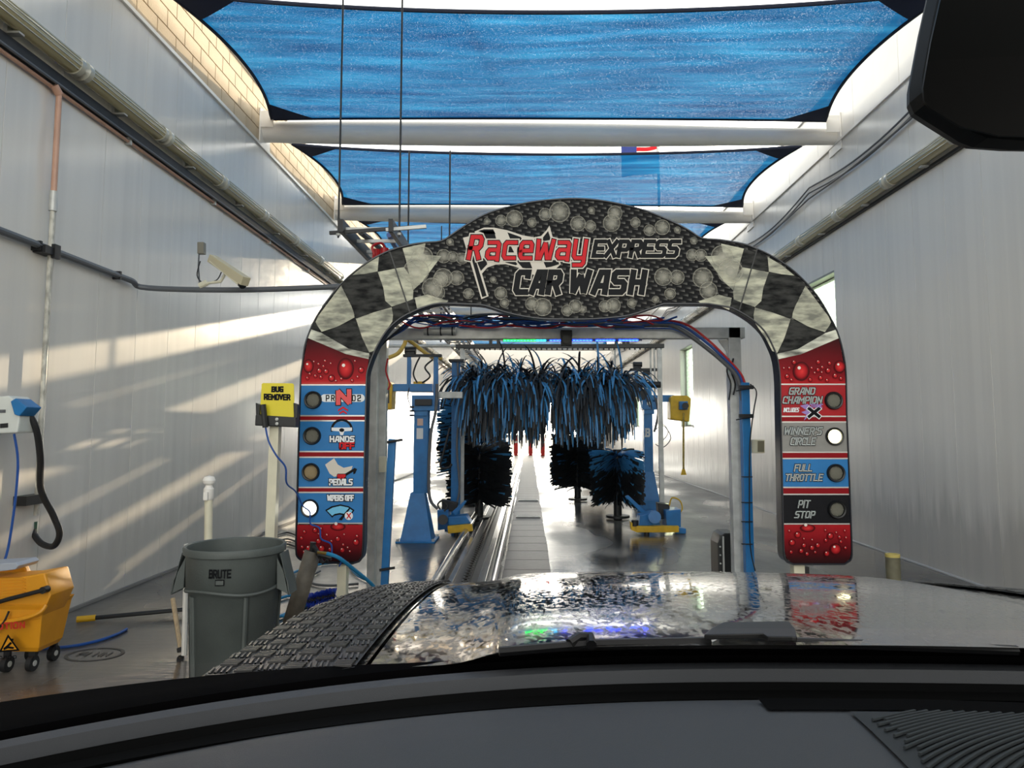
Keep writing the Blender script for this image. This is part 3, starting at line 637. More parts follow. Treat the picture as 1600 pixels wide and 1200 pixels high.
# ---- stroke lettering
GL = {'A': [[(0, 0), (1.7, 6), (4, 6), (4, 0)], [(.9, 1.9), (4, 1.9)]], 'B': [[(0, 0), (0, 6), (3.4, 6), (4, 5.3), (4, 3.8), (3.4, 3.1), (0, 3.1)], [(3.4, 3.1), (4, 2.4), (4, .7), (3.4, 0), (-.4, 0)]],
      'C': [[(4, 4.9), (4, 6), (.7, 6), (0, 5.3), (0, .7), (.7, 0), (4, 0)]], 'D': [[(0, 0), (0, 6), (3.2, 6), (4, 5.2), (4, .8), (3.2, 0), (-.4, 0)]],
      'E': [[(4, 6), (0, 6), (0, 0), (4, 0)], [(0, 3.05), (3.5, 3.05)]], 'F': [[(4, 6), (0, 6), (0, 0)], [(0, 3), (3.5, 3)]],
      'G': [[(4.1, 6), (.7, 6), (0, 5.3), (0, .7), (.7, 0), (4, 0), (4, 2.9), (2.4, 2.9)]], 'H': [[(0, 0), (0, 6)], [(4, 0), (4, 6)], [(0, 3), (4, 3)]],
      'I': [[(0, 0), (0, 6)]], 'L': [[(0, 6), (0, 0), (3.8, 0)]], 'M': [[(0, 0), (0, 6), (2.5, 2.4), (5, 6), (5, 0)]], 'N': [[(0, 0), (0, 6), (4, 0), (4, 6)]],
      'O': [[(.7, 0), (0, .7), (0, 5.3), (.7, 6), (3.3, 6), (4, 5.3), (4, .7), (3.3, 0), (.4, 0)]], 'P': [[(0, 0), (0, 6), (3.3, 6), (4, 5.3), (4, 3.2), (3.3, 2.5), (0, 2.5)]],
      'R': [[(0, 0), (0, 6), (3.3, 6), (4, 5.3), (4, 3.5), (3.3, 2.8), (0, 2.8)], [(2.2, 2.8), (4, 0)]], 'S': [[(4.2, 6), (.7, 6), (0, 5.4), (0, 3.7), (.7, 3.1), (3.3, 3.1), (4, 2.5), (4, .7), (3.3, 0), (-.2, 0)]],
      'T': [[(-.1, 6), (4.1, 6)], [(2, 6), (2, 0)]], 'U': [[(0, 6), (0, .7), (.7, 0), (3.3, 0), (4, .7), (4, 6)]], 'V': [[(0, 6), (2, 0), (4, 6)]], 'W': [[(0, 6), (.9, 0), (2.8, 5), (4.6, 0), (5.6, 6)]],
      'X': [[(0, 0), (4, 6)], [(0, 6), (4, 0)]], "'": [[(0, 6), (0, 4.5)]], '2': [[(0, 4.6), (0, 6), (4, 6), (4, 3.3), (0, 2.2), (0, 0), (4, 0)]], ' ': [],
      'a': [[(.3, 4.2), (3.4, 4.2), (3.9, 3.7), (3.9, -.4)], [(3.9, 0), (.6, 0), (0, .5), (0, 1.6), (.6, 2.2), (3.9, 2.2)]], 'c': [[(3.9, 4.2), (.6, 4.2), (0, 3.6), (0, .6), (.6, 0), (3.9, 0)]],
      'e': [[(3.9, 0), (.6, 0), (0, .6), (0, 3.6), (.6, 4.2), (3.3, 4.2), (3.9, 3.6), (3.9, 2), (0, 2)]], 'w': [[(0, 4.6), (.3, 0), (1.2, 0), (2.7, 4.0), (4, 0), (4.9, 0), (5.6, 4.6)]], 'y': [[(0, 4.6), (0, .6), (.6, 0), (3.9, 0)], [(3.9, 4.6), (3.9, -1.3), (3.3, -1.9), (.6, -1.9)]]}
def glyph_w(ch): return {'I': 0, "'": 0, ' ': 1.2, 'M': 5, 'W': 5.6, 'w': 5.6}.get(ch, 4)
def split(gl):
    out = []
    for pl in gl:
        cur = [pl[0]]; f0 = .98
        for i in range(1, len(pl)):
            cur.append(pl[i])
            if i < len(pl) - 1:
                a = Vector((pl[i][0] - pl[i - 1][0], pl[i][1] - pl[i - 1][1])).normalized(); b = Vector((pl[i + 1][0] - pl[i][0], pl[i + 1][1] - pl[i][1])).normalized()
                if a.dot(b) < -.35: out.append((cur, f0, .4)); cur = [pl[i]]; f0 = .4
        out.append((cur, f0, .98))
    return out
def ribbon(pl, hw, e0=.98, e1=.98):
    P = [Vector((x, y)) for x, y in pl]; n = len(P); lft = []; rgt = []
    for i in range(n):
        if i == 0: d = (P[1] - P[0]).normalized(); p = P[0] - d * hw * e0; nn = Vector((-d.y, d.x)) * hw
        elif i == n - 1: d = (P[-1] - P[-2]).normalized(); p = P[-1] + d * hw * e1; nn = Vector((-d.y, d.x)) * hw
        else:
            d0 = (P[i] - P[i - 1]).normalized(); d1 = (P[i + 1] - P[i]).normalized(); a = Vector((-d0.y, d0.x)); b = Vector((-d1.y, d1.x)); s_ = a + b
            nn = s_.normalized() * min(hw / max(.35, s_.length / 2), hw * 1.7) if s_.length > .1 else a * hw; p = P[i]
        lft.append(p + nn); rgt.append(p - nn)
    return lft, rgt
def text(s, x0, y0, x1, y1, m, lay, sw, slant=0, extra=0, gap=None, parent=arch, Y=YA, name='lettering_print', cap=6, base=0, rise=0):
    """strokes between pixel box corners; sw = stroke width in px, extra = outline growth"""
    g = gap if gap is not None else 1.9
    tot = sum(glyph_w(c) for c in s) + g * (len(s) - 1)
    sy = (y1 - y0 - sw) / cap; sx = (x1 - x0 - sw - slant * (y1 - y0 - sw)) / tot
    mb = MB(); u = 0; hw = sw / 2 + extra; k = 0
    for c in s:
        for pl, f0, f1 in split(GL[c]):
            q = [(x0 + sw / 2 + (u + px) * sx + slant * py * sy, y1 - sw / 2 - py * sy - rise * (u + px) / tot) for px, py in pl]
            l, r = ribbon(q, hw, f0, f1); n = len(l); yy = Y - .0025 * lay - .0001 * (k % 9); k += 1
            mb.add([at(p.x, p.y, yy) for p in l] + [at(p.x, p.y, yy) for p in r], [(i, i + 1, n + i + 1, n + i) for i in range(n - 1)])
        u += glyph_w(c) + g
    return mb.build(name, m, parent, smooth=False)
P_cream = mat('print_cream', (214, 206, 194), .42, spec=.1); P_blk = mat('print_black', (14, 16, 20), .42, spec=.1); P_red = mat('print_red', (206, 38, 46), .42, spec=.1); P_wht = mat('print_white', (232, 234, 236), .42, spec=.1)
# flag logo behind the name
def q4(l): return [(680 + x / 3.81, 300 + y / 3.81) for x, y in l]
top_ = [(235, 235), (290, 212), (350, 212), (430, 228), (520, 258), (590, 270), (630, 262), (665, 225), (680, 200), (697, 260), (720, 340), (748, 430), (720, 455), (660, 470), (620, 500), (575, 490), (540, 470), (480, 445), (420, 430), (360, 432), (310, 450), (275, 490)]
flat('flag_logo_print', [q4(top_)], 3, P_cream)
pole_o = [(165, 272), (212, 262), (318, 620), (275, 638)]
flat('flag_logo_print', [q4(pole_o)], 3.2, P_cream)
flat('flag_pole_print', [q4([(215, 390), (232, 375), (306, 618), (280, 626)])], 3.6, P_blk)
chk = [[(255, 232), (290, 222), (345, 222), (360, 250), (300, 250)], [(275, 232), (350, 232), (365, 285), (300, 285)], [(430, 240), (510, 268), (525, 300), (450, 290)], [(590, 280), (640, 272), (672, 232), (690, 285), (600, 300)], [(350, 300), (440, 300), (470, 360), (385, 360)], [(400, 400), (470, 405), (490, 430), (480, 436), (420, 420)], [(480, 405), (560, 405), (580, 460), (520, 452)], [(640, 405), (730, 405), (738, 430), (690, 445), (660, 450)], [(240, 395), (300, 395), (310, 430), (272, 470)], [(520, 300), (600, 300), (620, 380), (540, 380)]]
flat('flag_check_print', [q4(p) for p in chk], 3.6, P_blk)
def logo(s, box, m, sw, sl, ol, **kw):
    for mm, ex, ly in ((P_cream, ol, 4.4), (P_blk, ol * .42, 5.0), (m, 0, 5.6)): text(s, *box, mm, ly, sw, sl, ex, **kw)
logo('R', (729, 367, 757, 406), P_red, 6.4, .2, 3.2, gap=2)
logo('aceway', (758, 376, 919, 406), P_red, 5.8, .14, 3.2, gap=2.25, cap=4.2)
logo('EXPRESS', (925, 375, 1063, 402), P_blk, 4.6, .2, 2.4, gap=1.9)
logo('CAR', (802, 422, 880, 460), P_blk, 7.2, .16, 2.6, gap=2.6)
logo('WASH', (888, 422, 1011, 460), P_blk, 7.2, .16, 2.6, gap=2.6)
# left menu artwork
flat('gear_bar_print', [[(507 + 6 * math.cos(t), 622 + 6 * math.sin(t)) for t in [math.pi / 2 + math.pi * i / 8 for i in range(9)]] + [(567, 616)] + [(564 + 6 * math.cos(t) , 622 + 6 * math.sin(t)) for t in [-math.pi / 2 + math.pi * i / 8 for i in range(1, 9)]] + [(507, 628)]], 2, P_wht)
text('PR', 509, 617, 523, 627, P_blk, 2.6, 1.7, gap=4); text('D2', 550, 617, 564, 627, P_blk, 2.6, 1.7, gap=4)
text('N', 525, 608, 549, 633, P_blk, 3.2, 7, extra=1.2); text('N', 525, 608, 549, 633, mat('gear_red', (216, 36, 44), .3), 3.8, 7)
flat('chevron_print', [[(528, 640), (536, 635), (544, 640), (544, 643), (536, 638), (528, 643)], [(530, 645), (536, 641), (542, 645), (542, 647.5), (536, 644), (530, 647.5)]], 2.4, P_red)
def ring(cx, cy, r0, r1, a0=0, a1=2 * math.pi, n=28, sy=1):
    return [[(cx + r0 * math.cos(a0 + (a1 - a0) * i / n), cy + sy * r0 * math.sin(a0 + (a1 - a0) * i / n)), (cx + r1 * math.cos(a0 + (a1 - a0) * i / n), cy + sy * r1 * math.sin(a0 + (a1 - a0) * i / n)), (cx + r1 * math.cos(a0 + (a1 - a0) * (i + 1) / n), cy + sy * r1 * math.sin(a0 + (a1 - a0) * (i + 1) / n)), (cx + r0 * math.cos(a0 + (a1 - a0) * (i + 1) / n), cy + sy * r0 * math.sin(a0 + (a1 - a0) * (i + 1) / n))] for i in range(n)]
flat('steering_wheel_print', ring(534, 672, 14, 17.5, math.pi * .95, math.pi * 2.05), 2, P_blk)
flat('steering_spoke_print', [[(518, 668), (550, 668), (550, 673), (538, 674), (536, 680), (532, 680), (530, 674), (518, 673)]], 2.2, P_wht)
flat('steering_hub_print', [[(534 + 4 * math.cos(i * .524), 672 + 3 * math.sin(i * .524)) for i in range(12)]], 2.6, P_blk)
for s_, bx, m_ in (('HANDS', (515, 681, 554, 691), P_wht), ('OFF', (530, 691, 554, 702), P_red), ('OFF', (527, 741, 540, 748), P_red), ('PEDALS', (514, 748, 551, 758.5), P_wht), ('WIPERS OFF', (511, 773, 553, 783), P_wht)):
    text(s_, *bx, P_blk, 3.0, 2.3 if m_ is P_wht else 2.6, extra=.9, gap=2.1); text(s_, *bx, m_, 3.5, 2.3 if m_ is P_wht else 2.6, gap=2.1)
flat('shoe_print', [[(508, 726), (522, 716), (528, 726), (537, 731), (551, 728), (549, 734), (541, 739), (528, 744), (522, 745), (515, 740)]], 2, P_cream)
flat('pedal_print', [[(537, 742), (554, 731), (558, 733), (555, 740), (552, 741), (552, 737), (540, 744)]], 2.2, P_blk)
fan = [(508, 797), (518, 791), (532, 788), (545, 791), (554, 797), (545, 810), (540, 806), (531, 804), (522, 806), (519, 809)]
flat('windscreen_print', [fan], 2, P_blk)
flat('windscreen_print', [[(511, 798), (520, 793), (532, 790.5), (544, 793), (551, 798), (544, 807), (539, 803), (531, 801.5), (523, 803), (519, 806)]], 2.4, mat('print_sky', (110, 190, 228), .3))
flat('wiper_print', [[(529, 812), (546, 793), (548, 794), (534, 813)]], 2.8, P_blk)
flat('cross_disc_print', [[(545 + 6.5 * math.cos(i * .35), 806 + 6.5 * math.sin(i * .35)) for i in range(18)]], 3.2, P_wht)
flat('cross_mark_print', [[(541, 802), (542.5, 801), (549, 810), (547.5, 811)], [(549, 802), (547.5, 801), (541, 810), (542.5, 811)]], 3.7, P_red)
# right menu lettering
P_sil = mat('print_silver', (206, 212, 208), .42, spec=.1)
for s_, bx in (('GRAND', (1232, 605, 1275, 617)), ('CHAMPION', (1222, 619, 1286, 631)), ("WINNER'S", (1224, 667, 1286, 680)), ('CIRCLE', (1234, 683, 1276, 696)), ('FULL', (1240, 725, 1271, 737)), ('THROTTLE', (1226, 740, 1287, 752)), ('PIT', (1246, 781, 1267, 794)), ('STOP', (1241, 798, 1275, 810))):
    text(s_, *bx, P_blk, 2.6, 2.0, .2, extra=.75, gap=2.1); text(s_, *bx, P_sil, 3.3, 2.0, .2, gap=2.1)
    text(s_, *bx, mat('print_fill', (112, 116, 120), .42, spec=.1), 3.9, .8, .2, gap=2.1)
text('INCLUDES', 1224, 637, 1249, 644, P_wht, 3, 1.3, .15)
flat('wave_print', [[(1250, 634), (1262, 631), (1270, 640), (1264, 650), (1256, 657), (1260, 648), (1252, 644), (1260, 641)]], 2.4, mat('print_violet', (150, 120, 190), .3))
text('X', 1262, 636, 1282, 653, P_wht, 3.2, 5, extra=1.2); text('X', 1262, 636, 1282, 653, P_blk, 3.8, 5)
text('CERAMIC', 1264, 631, 1286, 637, mat('print_violet', (150, 120, 190), .3), 4.2, 1.1, .15)
# indicator lamps
M_lens = mat('lamp_lens_off', (120, 118, 108), .35, bump=1, bscale=500)
M_on = mat('lamp_on_white', (255, 252, 240), .4, emit=9, ecol=(255, 246, 224)); M_ony = mat('lamp_on_warm', (255, 240, 190), .4, emit=4.5, ecol=(255, 244, 190))
M_amb = mat('lamp_lens_amber', (190, 160, 110), .35, bump=1, bscale=500)
for x, y, r, ml in ((489.5, 625, 14, M_lens), (488, 681, 14, M_lens), (486, 737.5, 14, M_amb), (484.5, 794, 14, M_on), (1302, 626, 14, M_lens), (1303.5, 682, 14, M_ony), (1305.5, 739, 14, M_lens), (1307, 796, 14, M_lens)):
    c = at(x, y, YA); k = YA / F; R = r * k
    hb = MB().lathe(c, [(R * .74, -.004), (R * .78, -.022), (R * .92, -.026), (R, -.016), (R, 0)], 26, 'y').build('lamp_bezel', M_blk, arch)
    le = MB().lathe(c, [(0, -.014), (R * .4, -.013), (R * .76, -.006)], 26, 'y').build('lamp_lens', ml, hb)
    if ml in (M_on, M_ony): hb['label'] = 'lit round indicator lamp'
    if ml in (M_lens, M_amb):
        dots = MB()
        for a in range(-5, 6):
            for b_ in range(-5, 6):
                if a * a + b_ * b_ < 26: dots.lathe(c + Vector((a * R * .13, -.0135, b_ * R * .13)), [(0, -.003), (R * .045, 0)], 5, 'y')
        dd_ = dots.build('led_dots', mat('led_dot', (176, 172, 156) , .3), hb); dd_['kind'] = 'stuff'
# support posts under the legs
for x0, x1 in ((528, 542), (1239, 1256)):
    a, b_ = at(x0, 880, YA + .05), at(x1, 880, YA + .05)
    MB().box((a.x, YA + .03, 0), (b_.x, YA + .12, at(500, 870, YA).z)).build('support_post', M_pvc, arch, bevel=.004)
MB().box((at(1258, 880, YA).x, YA + .04, .36), (at(1267, 880, YA).x, YA + .1, .42)).build('post_clamp', M_dark, arch)
for x0, x1 in ((528, 542), (1239, 1256)):
    a, b_ = at(x0 - 8, 880, YA + .05), at(x1 + 8, 880, YA + .05); MB().box((a.x, YA - .03, 0), (b_.x, YA + .18, .012)).build('foot_plate', M_steel, arch, bevel=.002)
# ================================================================== STEEL FRAME behind the arch
YF = 6.95
fx = thing('steel_gantry', (at(870, 600, YF).x, YF, 0), 'galvanised steel portal frame standing just behind the arch', 'frame')
def vbar(name, x0, x1, y0, Y, dep, m, parent, ybot=None, bevel=.004):
    xa, xb = at(x0, 700, Y).x, at(x1, 700, Y).x; zt = at(x0, y0, Y).z; zb = 0 if ybot is None else at(x0, ybot, Y).z
    return MB().box((xa, Y, zb), (xb, Y + dep, zt)).build(name, m, parent, bevel=bevel)
vbar('post', 576, 588, 520, YF, .1, M_steel, fx); vbar('post', 590, 602, 528, YF + .12, .1, M_steel, fx)
vbar('post', 1143, 1162, 511, YF, .12, M_steel, fx)
a, b_ = at(576, 530, YF), at(1164, 511, YF)
MB().box((a.x, YF, a.z), (b_.x, YF + .1, b_.z)).build('top_beam', M_steel, fx, bevel=.006)
MB().prism([at(1143, 531, YF + .03), at(1122, 531, YF + .03), at(1143, 560, YF + .03)], (0, .02, 0)).build('gusset', M_steel, fx)
for x in (590, 1152):
    p = at(x, 700, YF); MB().box((p.x - .12, YF - .05, 0), (p.x + .12, YF + .2, .012)).build('foot_plate', M_steel, fx)
MB().tube([at(662, 517, YF - .06), at(712, 517, YF - .06)], .035, 12).build('solenoid_valve', M_steel, fx)
for x in (668, 688, 706): MB().tube([at(x, 517, YF - .06), at(x + 2, 517, YF - .06)], .045, 12).build('valve_collar', M_blk, fx)
for x in (885,): 
    MB().prism([at(876, 515, YF - .05), at(894, 515, YF - .05), at(894, 540, YF - .05), at(876, 540, YF - .05)], (0, .06, 0)).build('sensor_housing', M_blk, fx, bevel=.01)
    MB().tube([at(885, 530, YF - .12), at(885, 530, YF - .05)], .04, 16).build('sensor_lens', M_blk, fx)
# blue posts
for nm, pts, lab in (('blue_post', [(1166, 905, 1166, 598)], 'slim blue square post strapped behind the arch at right'),):
    t = thing('blue_post', (at(1168, 700, 6.85).x, 6.85, 0), lab, 'post')
    xa, xb = at(1160, 700, 6.82).x, at(1173, 700, 6.82).x
    MB().box((xa, 6.8, 0), (xb, 6.89, at(1166, 598, 6.85).z)).build('tube', M_blue, t, bevel=.005)
    for y in (605, 650): MB().obox(at(1166, y, 6.79), (.13, .03, .035)).build('strap_clamp', M_dark, t, bevel=.004); MB().tube([at(1150, y + 6, 6.75), at(1176, y + 1, 6.75)], .006, 6).build('clamp_screw', M_dark, t)
    for y in (745, 785, 815, 850): MB().obox(at(1167, y, 6.8), (.095, .03, .008)).build('cable_tie', M_blk, t)
    MB().box((xa - .05, 6.76, 0), (xb + .05, 6.93, .012)).build('base_plate', M_blue, t)
    MB().tube(smooth_path([at(1172, 600, 6.8), at(1182, 612, 6.78), at(1178, 640, 6.78), at(1172, 690, 6.79), at(1171, 760, 6.79), at(1172, 850, 6.8), at(1180, 892, 6.8)], 5), .006, 6).build('cord', M_blk, t)
t = thing('blue_post', (at(602, 900, 6.6).x, 6.6, 0), 'short leaning blue square post with wing bolts inside the arch left leg', 'post')
foot = at(600, 915, 6.6); foot.z = 0
MB().tube([Vector((at(600, 915, 6.6).x, 6.6, 0)), at(613, 686, 6.6)], .045, 4).build('tube', M_blue, t, bevel=.004)
for y, x in ((690, 613), (890, 601)):
    MB().tube([at(x - 8, y + 1, 6.54), at(x + 16, y - 3, 6.54)], .012, 8).build('wing_bolt', M_dark, t)
MB().obox(Vector((foot.x, 6.6, .008)), (.16, .16, .015)).build('base_plate', M_blue, t)
t = thing('switch_box', tuple(at(596, 725, 6.9)), 'cream switch box on the left posts inside the arch', 'box')
MB().prism([at(592, 713, 6.88), at(603, 713, 6.88), at(603, 738, 6.88), at(592, 738, 6.88)], (0, .05, 0)).build('box_body', M_pvc, t, bevel=.005)
MB().prism([at(594, 716, 6.876), at(601, 716, 6.876), at(601, 735, 6.876), at(594, 735, 6.876)], (0, .005, 0)).build('box_cover', M_pvc, t)
t = thing('junction_box', tuple(at(1185, 697, 6.9)), 'grey junction box with a clear lid beside the right blue post', 'box')
MB().prism([at(1174, 687, 6.88), at(1195, 687, 6.88), at(1195, 708, 6.88), at(1174, 708, 6.88)], (0, .06, 0)).build('box_body', M_pvc, t, bevel=.005)
MB().prism([at(1184, 689, 6.875), at(1194, 689, 6.875), at(1194, 706, 6.875), at(1184, 706, 6.875)], (0, .006, 0)).build('lid', mat('box_lid', (130, 124, 104), .3), t)
# LED light bar
lb = thing('led_light_bar', tuple(at(895, 527, 7.2)), 'glowing green to blue LED bar under the gantry beam', 'light')
MB().tube([at(786, 531, 7.12), at(1003, 530, 7.12)], .02, 4).build('housing', M_blk, lb)
for i in range(42):
    u = i / 41; x = 789 + 211 * u
    c = (20, 230, 60) if u < .24 else ((20, 160, 220) if u < .34 else (24, 50, 255))
    m = mat('led_%s' % ('green' if u < .24 else 'cyan' if u < .34 else 'blue'), c, .4, emit=22, ecol=c)
    if i % 7 == 6 and i > 8: continue
    MB().tube([at(x - 2, 530.5, 7.07), at(x + 2, 530.5, 7.07)], .017, 6).build('led', m, lb)
for x in (800, 895, 990): MB().tube([at(x, 530, 7.12), at(x, 517, 7.02)], .012, 6).build('hanger', M_dark, lb)
# hose bundle along the gantry and down to the right post
hb = thing('hose_bundle', tuple(at(870, 510, YF - .1)), 'tangle of blue, red and black hoses draped along the gantry beam', 'hoses')
rnd = random.Random(3)
for i in range(16):
    m = [M_bluh, M_bluh, M_red, M_blk, M_bluh, M_gc][i % 6]
    x = rnd.uniform(600, 720) ; y = rnd.uniform(490, 505); pts = []
    if i % 3 == 0: pts += [at(585, 560 - i, YF - .06), at(600, 535, YF - .07), at(630, 516 - i * .5, YF - .08)]; x = 655
    end = rnd.uniform(850, 1030) if i % 2 else 1060
    while x < end:
        pts.append(at(x, 503 + rnd.uniform(-11, 10), YF - .05 - rnd.uniform(0, .12))); x += rnd.uniform(30, 60)
    MB().tube(smooth_path(pts, 5), rnd.choice((.006, .008, .01)), 6).build('hose', m, hb)
for i, (m, dx, r) in enumerate(((M_red, 0, .011), (M_bluh, -5, .013), (M_gc, -14, .02), (M_blk, -9, .008), (M_bluh, -11, .008))):
    pts = [at(960, 506 + i * 2, YF - .1), at(1030 , 501 + i * 3, YF - .1), at(1070 + dx, 506 + i * 2.6, YF - .1), at(1105 + dx, 530 + i * 2, YF - .1), at(1138 + dx * .7, 562 + i, YF - .1), at(1158 + dx * .5, 585 + i * 2, YF - .1), at(1166 + dx * .4, 606 + i * 10, YF - .12)]
    MB().tube(smooth_path(pts, 6), r, 8).build('hose', m, hb)
for i, (m, x) in enumerate(((M_blk, 1139), (M_blk, 1146), (M_red, 606))):
    MB().tube(smooth_path([at(x, 560, YF - .05), at(x - 3, 580, YF - .05), at(x + 3, 600, YF - .05), at(x, 625 - 8 * i, YF - .05)], 4), .008, 6).build('hose', m, hb)
# ================================================================== overhead cable ladder
lz = thing('cable_ladder', (-1.4, 15, 3.3), 'dark steel cable ladder hanging on rods behind the arch left shoulder', 'cable tray')
zt = 3.34
xa, xb = at(535, 345, 6.5).x, at(612, 343, 6.5).x
for X in (xa, xb): MB().box((X - .02, 6.45, zt - .06), (X + .02, 33, zt + .06)).build('side_rail', M_dark, lz, bevel=.003)
for k in range(60): MB().box((xa, 6.55 + .43 * k, zt - .02), (xb, 6.58 + .43 * k, zt + .01)).build('rung', M_steel, lz)
MB().bar((xa - .12, 6.52, zt - .05), (xb + .22, 6.52, zt + .0), .03).build('cross_bar', M_dark, lz)
MB().bar((xb - .05, 6.5, zt - .03), at(666, 354, 6.5), .03).build('stay_arm', M_steel, lz)
MB().tube(smooth_path([(xa + .1, 6.8, zt + .03), (xa + .15, 8, zt + .05), (xa + .12, 12, zt + .04), (xa + .2, 20, zt + .04), (xa + .15, 32, zt + .04)], 5), .03, 8).build('hose', M_blk, lz)
MB().tube(smooth_path([(xb - .1, 6.9, zt + .03), (xb - .15, 8, zt + .06), (xb - .12, 12, zt + .04), (xb - .2, 20, zt + .04), (xb - .15, 32, zt + .04)], 5), .025, 8).build('hose', M_bluh, lz)
MB().tube(smooth_path([at(585, 398, 6.9), at(582, 385, 6.9), at(596, 380, 6.95), at(604, 392, 7)], 5), .012, 8).build('hose', M_red, lz)
for (x, y) in ((588, 398), (601, 396)): MB().tube([at(x, y + 8, 7), at(x, y - 8, 7)], .04, 10).build('red_valve', mat('valve_red', (196, 34, 40), .35), lz)
for x0, x1, Yw in ((534, 629, 6.5), (0, 0, 10.58), (0, 0, 14.66)):
    for X in ((at(532, 200, Yw).x, at(626, 200, Yw).x) if x0 else (xa - .08, xb + .08)):
        MB().tube([(X, Yw, 5.62), (X, Yw, zt - .1)], .009 if x0 else .012, 6).build('hanger_rod', M_dark, lz)
        MB().lathe((X, Yw, zt - .08), [(0, 0), (.02, 0), (.02, .02), (0, .02)], 8).build('rod_nut', M_steel, lz)
# ================================================================== WASH EQUIPMENT
def tower(Y, D, label, m_):
    """D dict of pixel boxes (front faces at depth Y)."""
    p = at((D['base'][0] + D['base'][1]) / 2, 700, Y); t = thing('wash_tower', (p.x, Y, 0), label, 'wash tower', 'blue brush towers')
    def pb(name, x0, y0, x1, y1, dep, m, off=0, bev=.006):
        a, b_ = at(x0, y0, Y), at(x1, y1, Y); return MB().box((a.x, Y + off, b_.z), (b_.x, Y + off + dep, a.z)).build(name, m, t, bevel=bev)
    x0, x1, yb, yt, tx0, tx1 = D['base']
    w0, w1, v0, v1 = at(x0, 700, Y).x, at(x1, 700, Y).x, at(tx0, 700, Y).x, at(tx1, 700, Y).x; zt_ = at(x0, yt, Y).z; W = (w1 - w0) / 2; V = (v1 - v0) / 2; cx = (w0 + w1) / 2; cy = Y + V
    rows = [[Vector((cx + sx * q, cy + sy * q, z)) for sx, sy in ((-1, -1), (1, -1), (1, 1), (-1, 1))] for q, z in ((W, .02), (W * .93, .06), (V, zt_))]
    mb = MB().grid(rows, True); mb.f.append((0, 1, 2, 3)); mb.f.append((8, 9, 10, 11)); mb.build('pedestal', m_, t, bevel=.008)
    MB().box((cx - W * 1.2, cy - W * 1.2, 0), (cx + W * 1.2, cy + W * 1.2, .022)).build('base_plate', m_, t, bevel=.003)
    for sx in (-1, 1):
        for sy in (-1, 1): MB().lathe((cx + sx * W * 1.08, cy + sy * W * 1.08, .022), [(.0, .03), (.02, .03), (.02, 0)], 6).build('anchor_bolt', M_steel, t)
    pb('column', tx0 + .3, D['ctop'], tx1 - .3, yt + 1, 2 * V, m_)
    for nm, bx, dep, m, off in D['parts']: pb(nm, *bx, dep, m, off)
    for nm, pts, r, m in D.get('tubes', []): MB().tube(smooth_path([at(x, y, Y + o) for x, y, o in pts], 5), r, 8).build(nm, m, t)
    return t, pb
M_stk = mat('sticker_white', (220, 222, 222), .5); M_stp = mat('sticker_pink', (206, 176, 160), .5)
D = dict(base=(628, 678, 840, 770, 646.5, 668.5), ctop=640, parts=[
    ('head_block', (644, 618, 684, 642), .3, M_blue, -.05), ('head_block', (640, 600, 676, 612), .26, M_blue, -.04), ('gear_plate', (650, 624, 676, 634), .05, M_dark, -.1),
    ('side_arm', (613, 600, 645, 611), .1, M_blue, 0), ('brush_arm', (683, 612, 722, 622), .1, M_steel, .02),
    ('upright', (636, 556, 642, 602), .06, M_blue, 0), ('upright', (677.5, 556, 684, 618), .06, M_blue, 0),
    ('top_plate', (630, 553.5, 690, 557.5), .1, M_dark, -.02), ('motor_foot', (634, 550, 648, 554), .1, M_dark, 0), ('head_cap', (646, 596, 662, 601), .15, M_yel, 0),
    ('bearing_collar', (648, 641, 668, 650), .24, M_blue, -.02), ('sticker', (652, 654, 661, 665), .004, M_stp, -.004), ('sticker', (651, 669, 661, 686), .004, M_stk, -.004)],
    tubes=[('hose', [(683, 600, -.05), (681, 640, -.06), (673, 680, -.06), (670, 740, -.06), (672, 780, -.08), (684, 795, -.1)], .022, M_gc), ('hose', [(652, 598, -.05), (646, 585, -.05), (650, 570, -.02), (656, 558, 0)], .012, M_blk), ('hose', [(660, 598, -.05), (672, 588, -.1), (664, 574, -.05), (676, 562, 0)], .012, M_blk), ('cord', [(640, 605, -.03), (637, 620, -.05), (642, 636, -.05)], .008, M_blk)])
tw, pb = tower(10.05, D, 'nearer blue steel wash tower, left of the conveyor', M_blue)
MB().tube([at(633, 548, 10.1), at(650, 548, 10.1)], .05, 14).build('motor', M_blk, tw)
for y in (636, 642, 649): MB().tube([at(640, y, 10.0), at(647, y, 10.0)], .015, 8).build('grease_fitting', M_dark, tw)
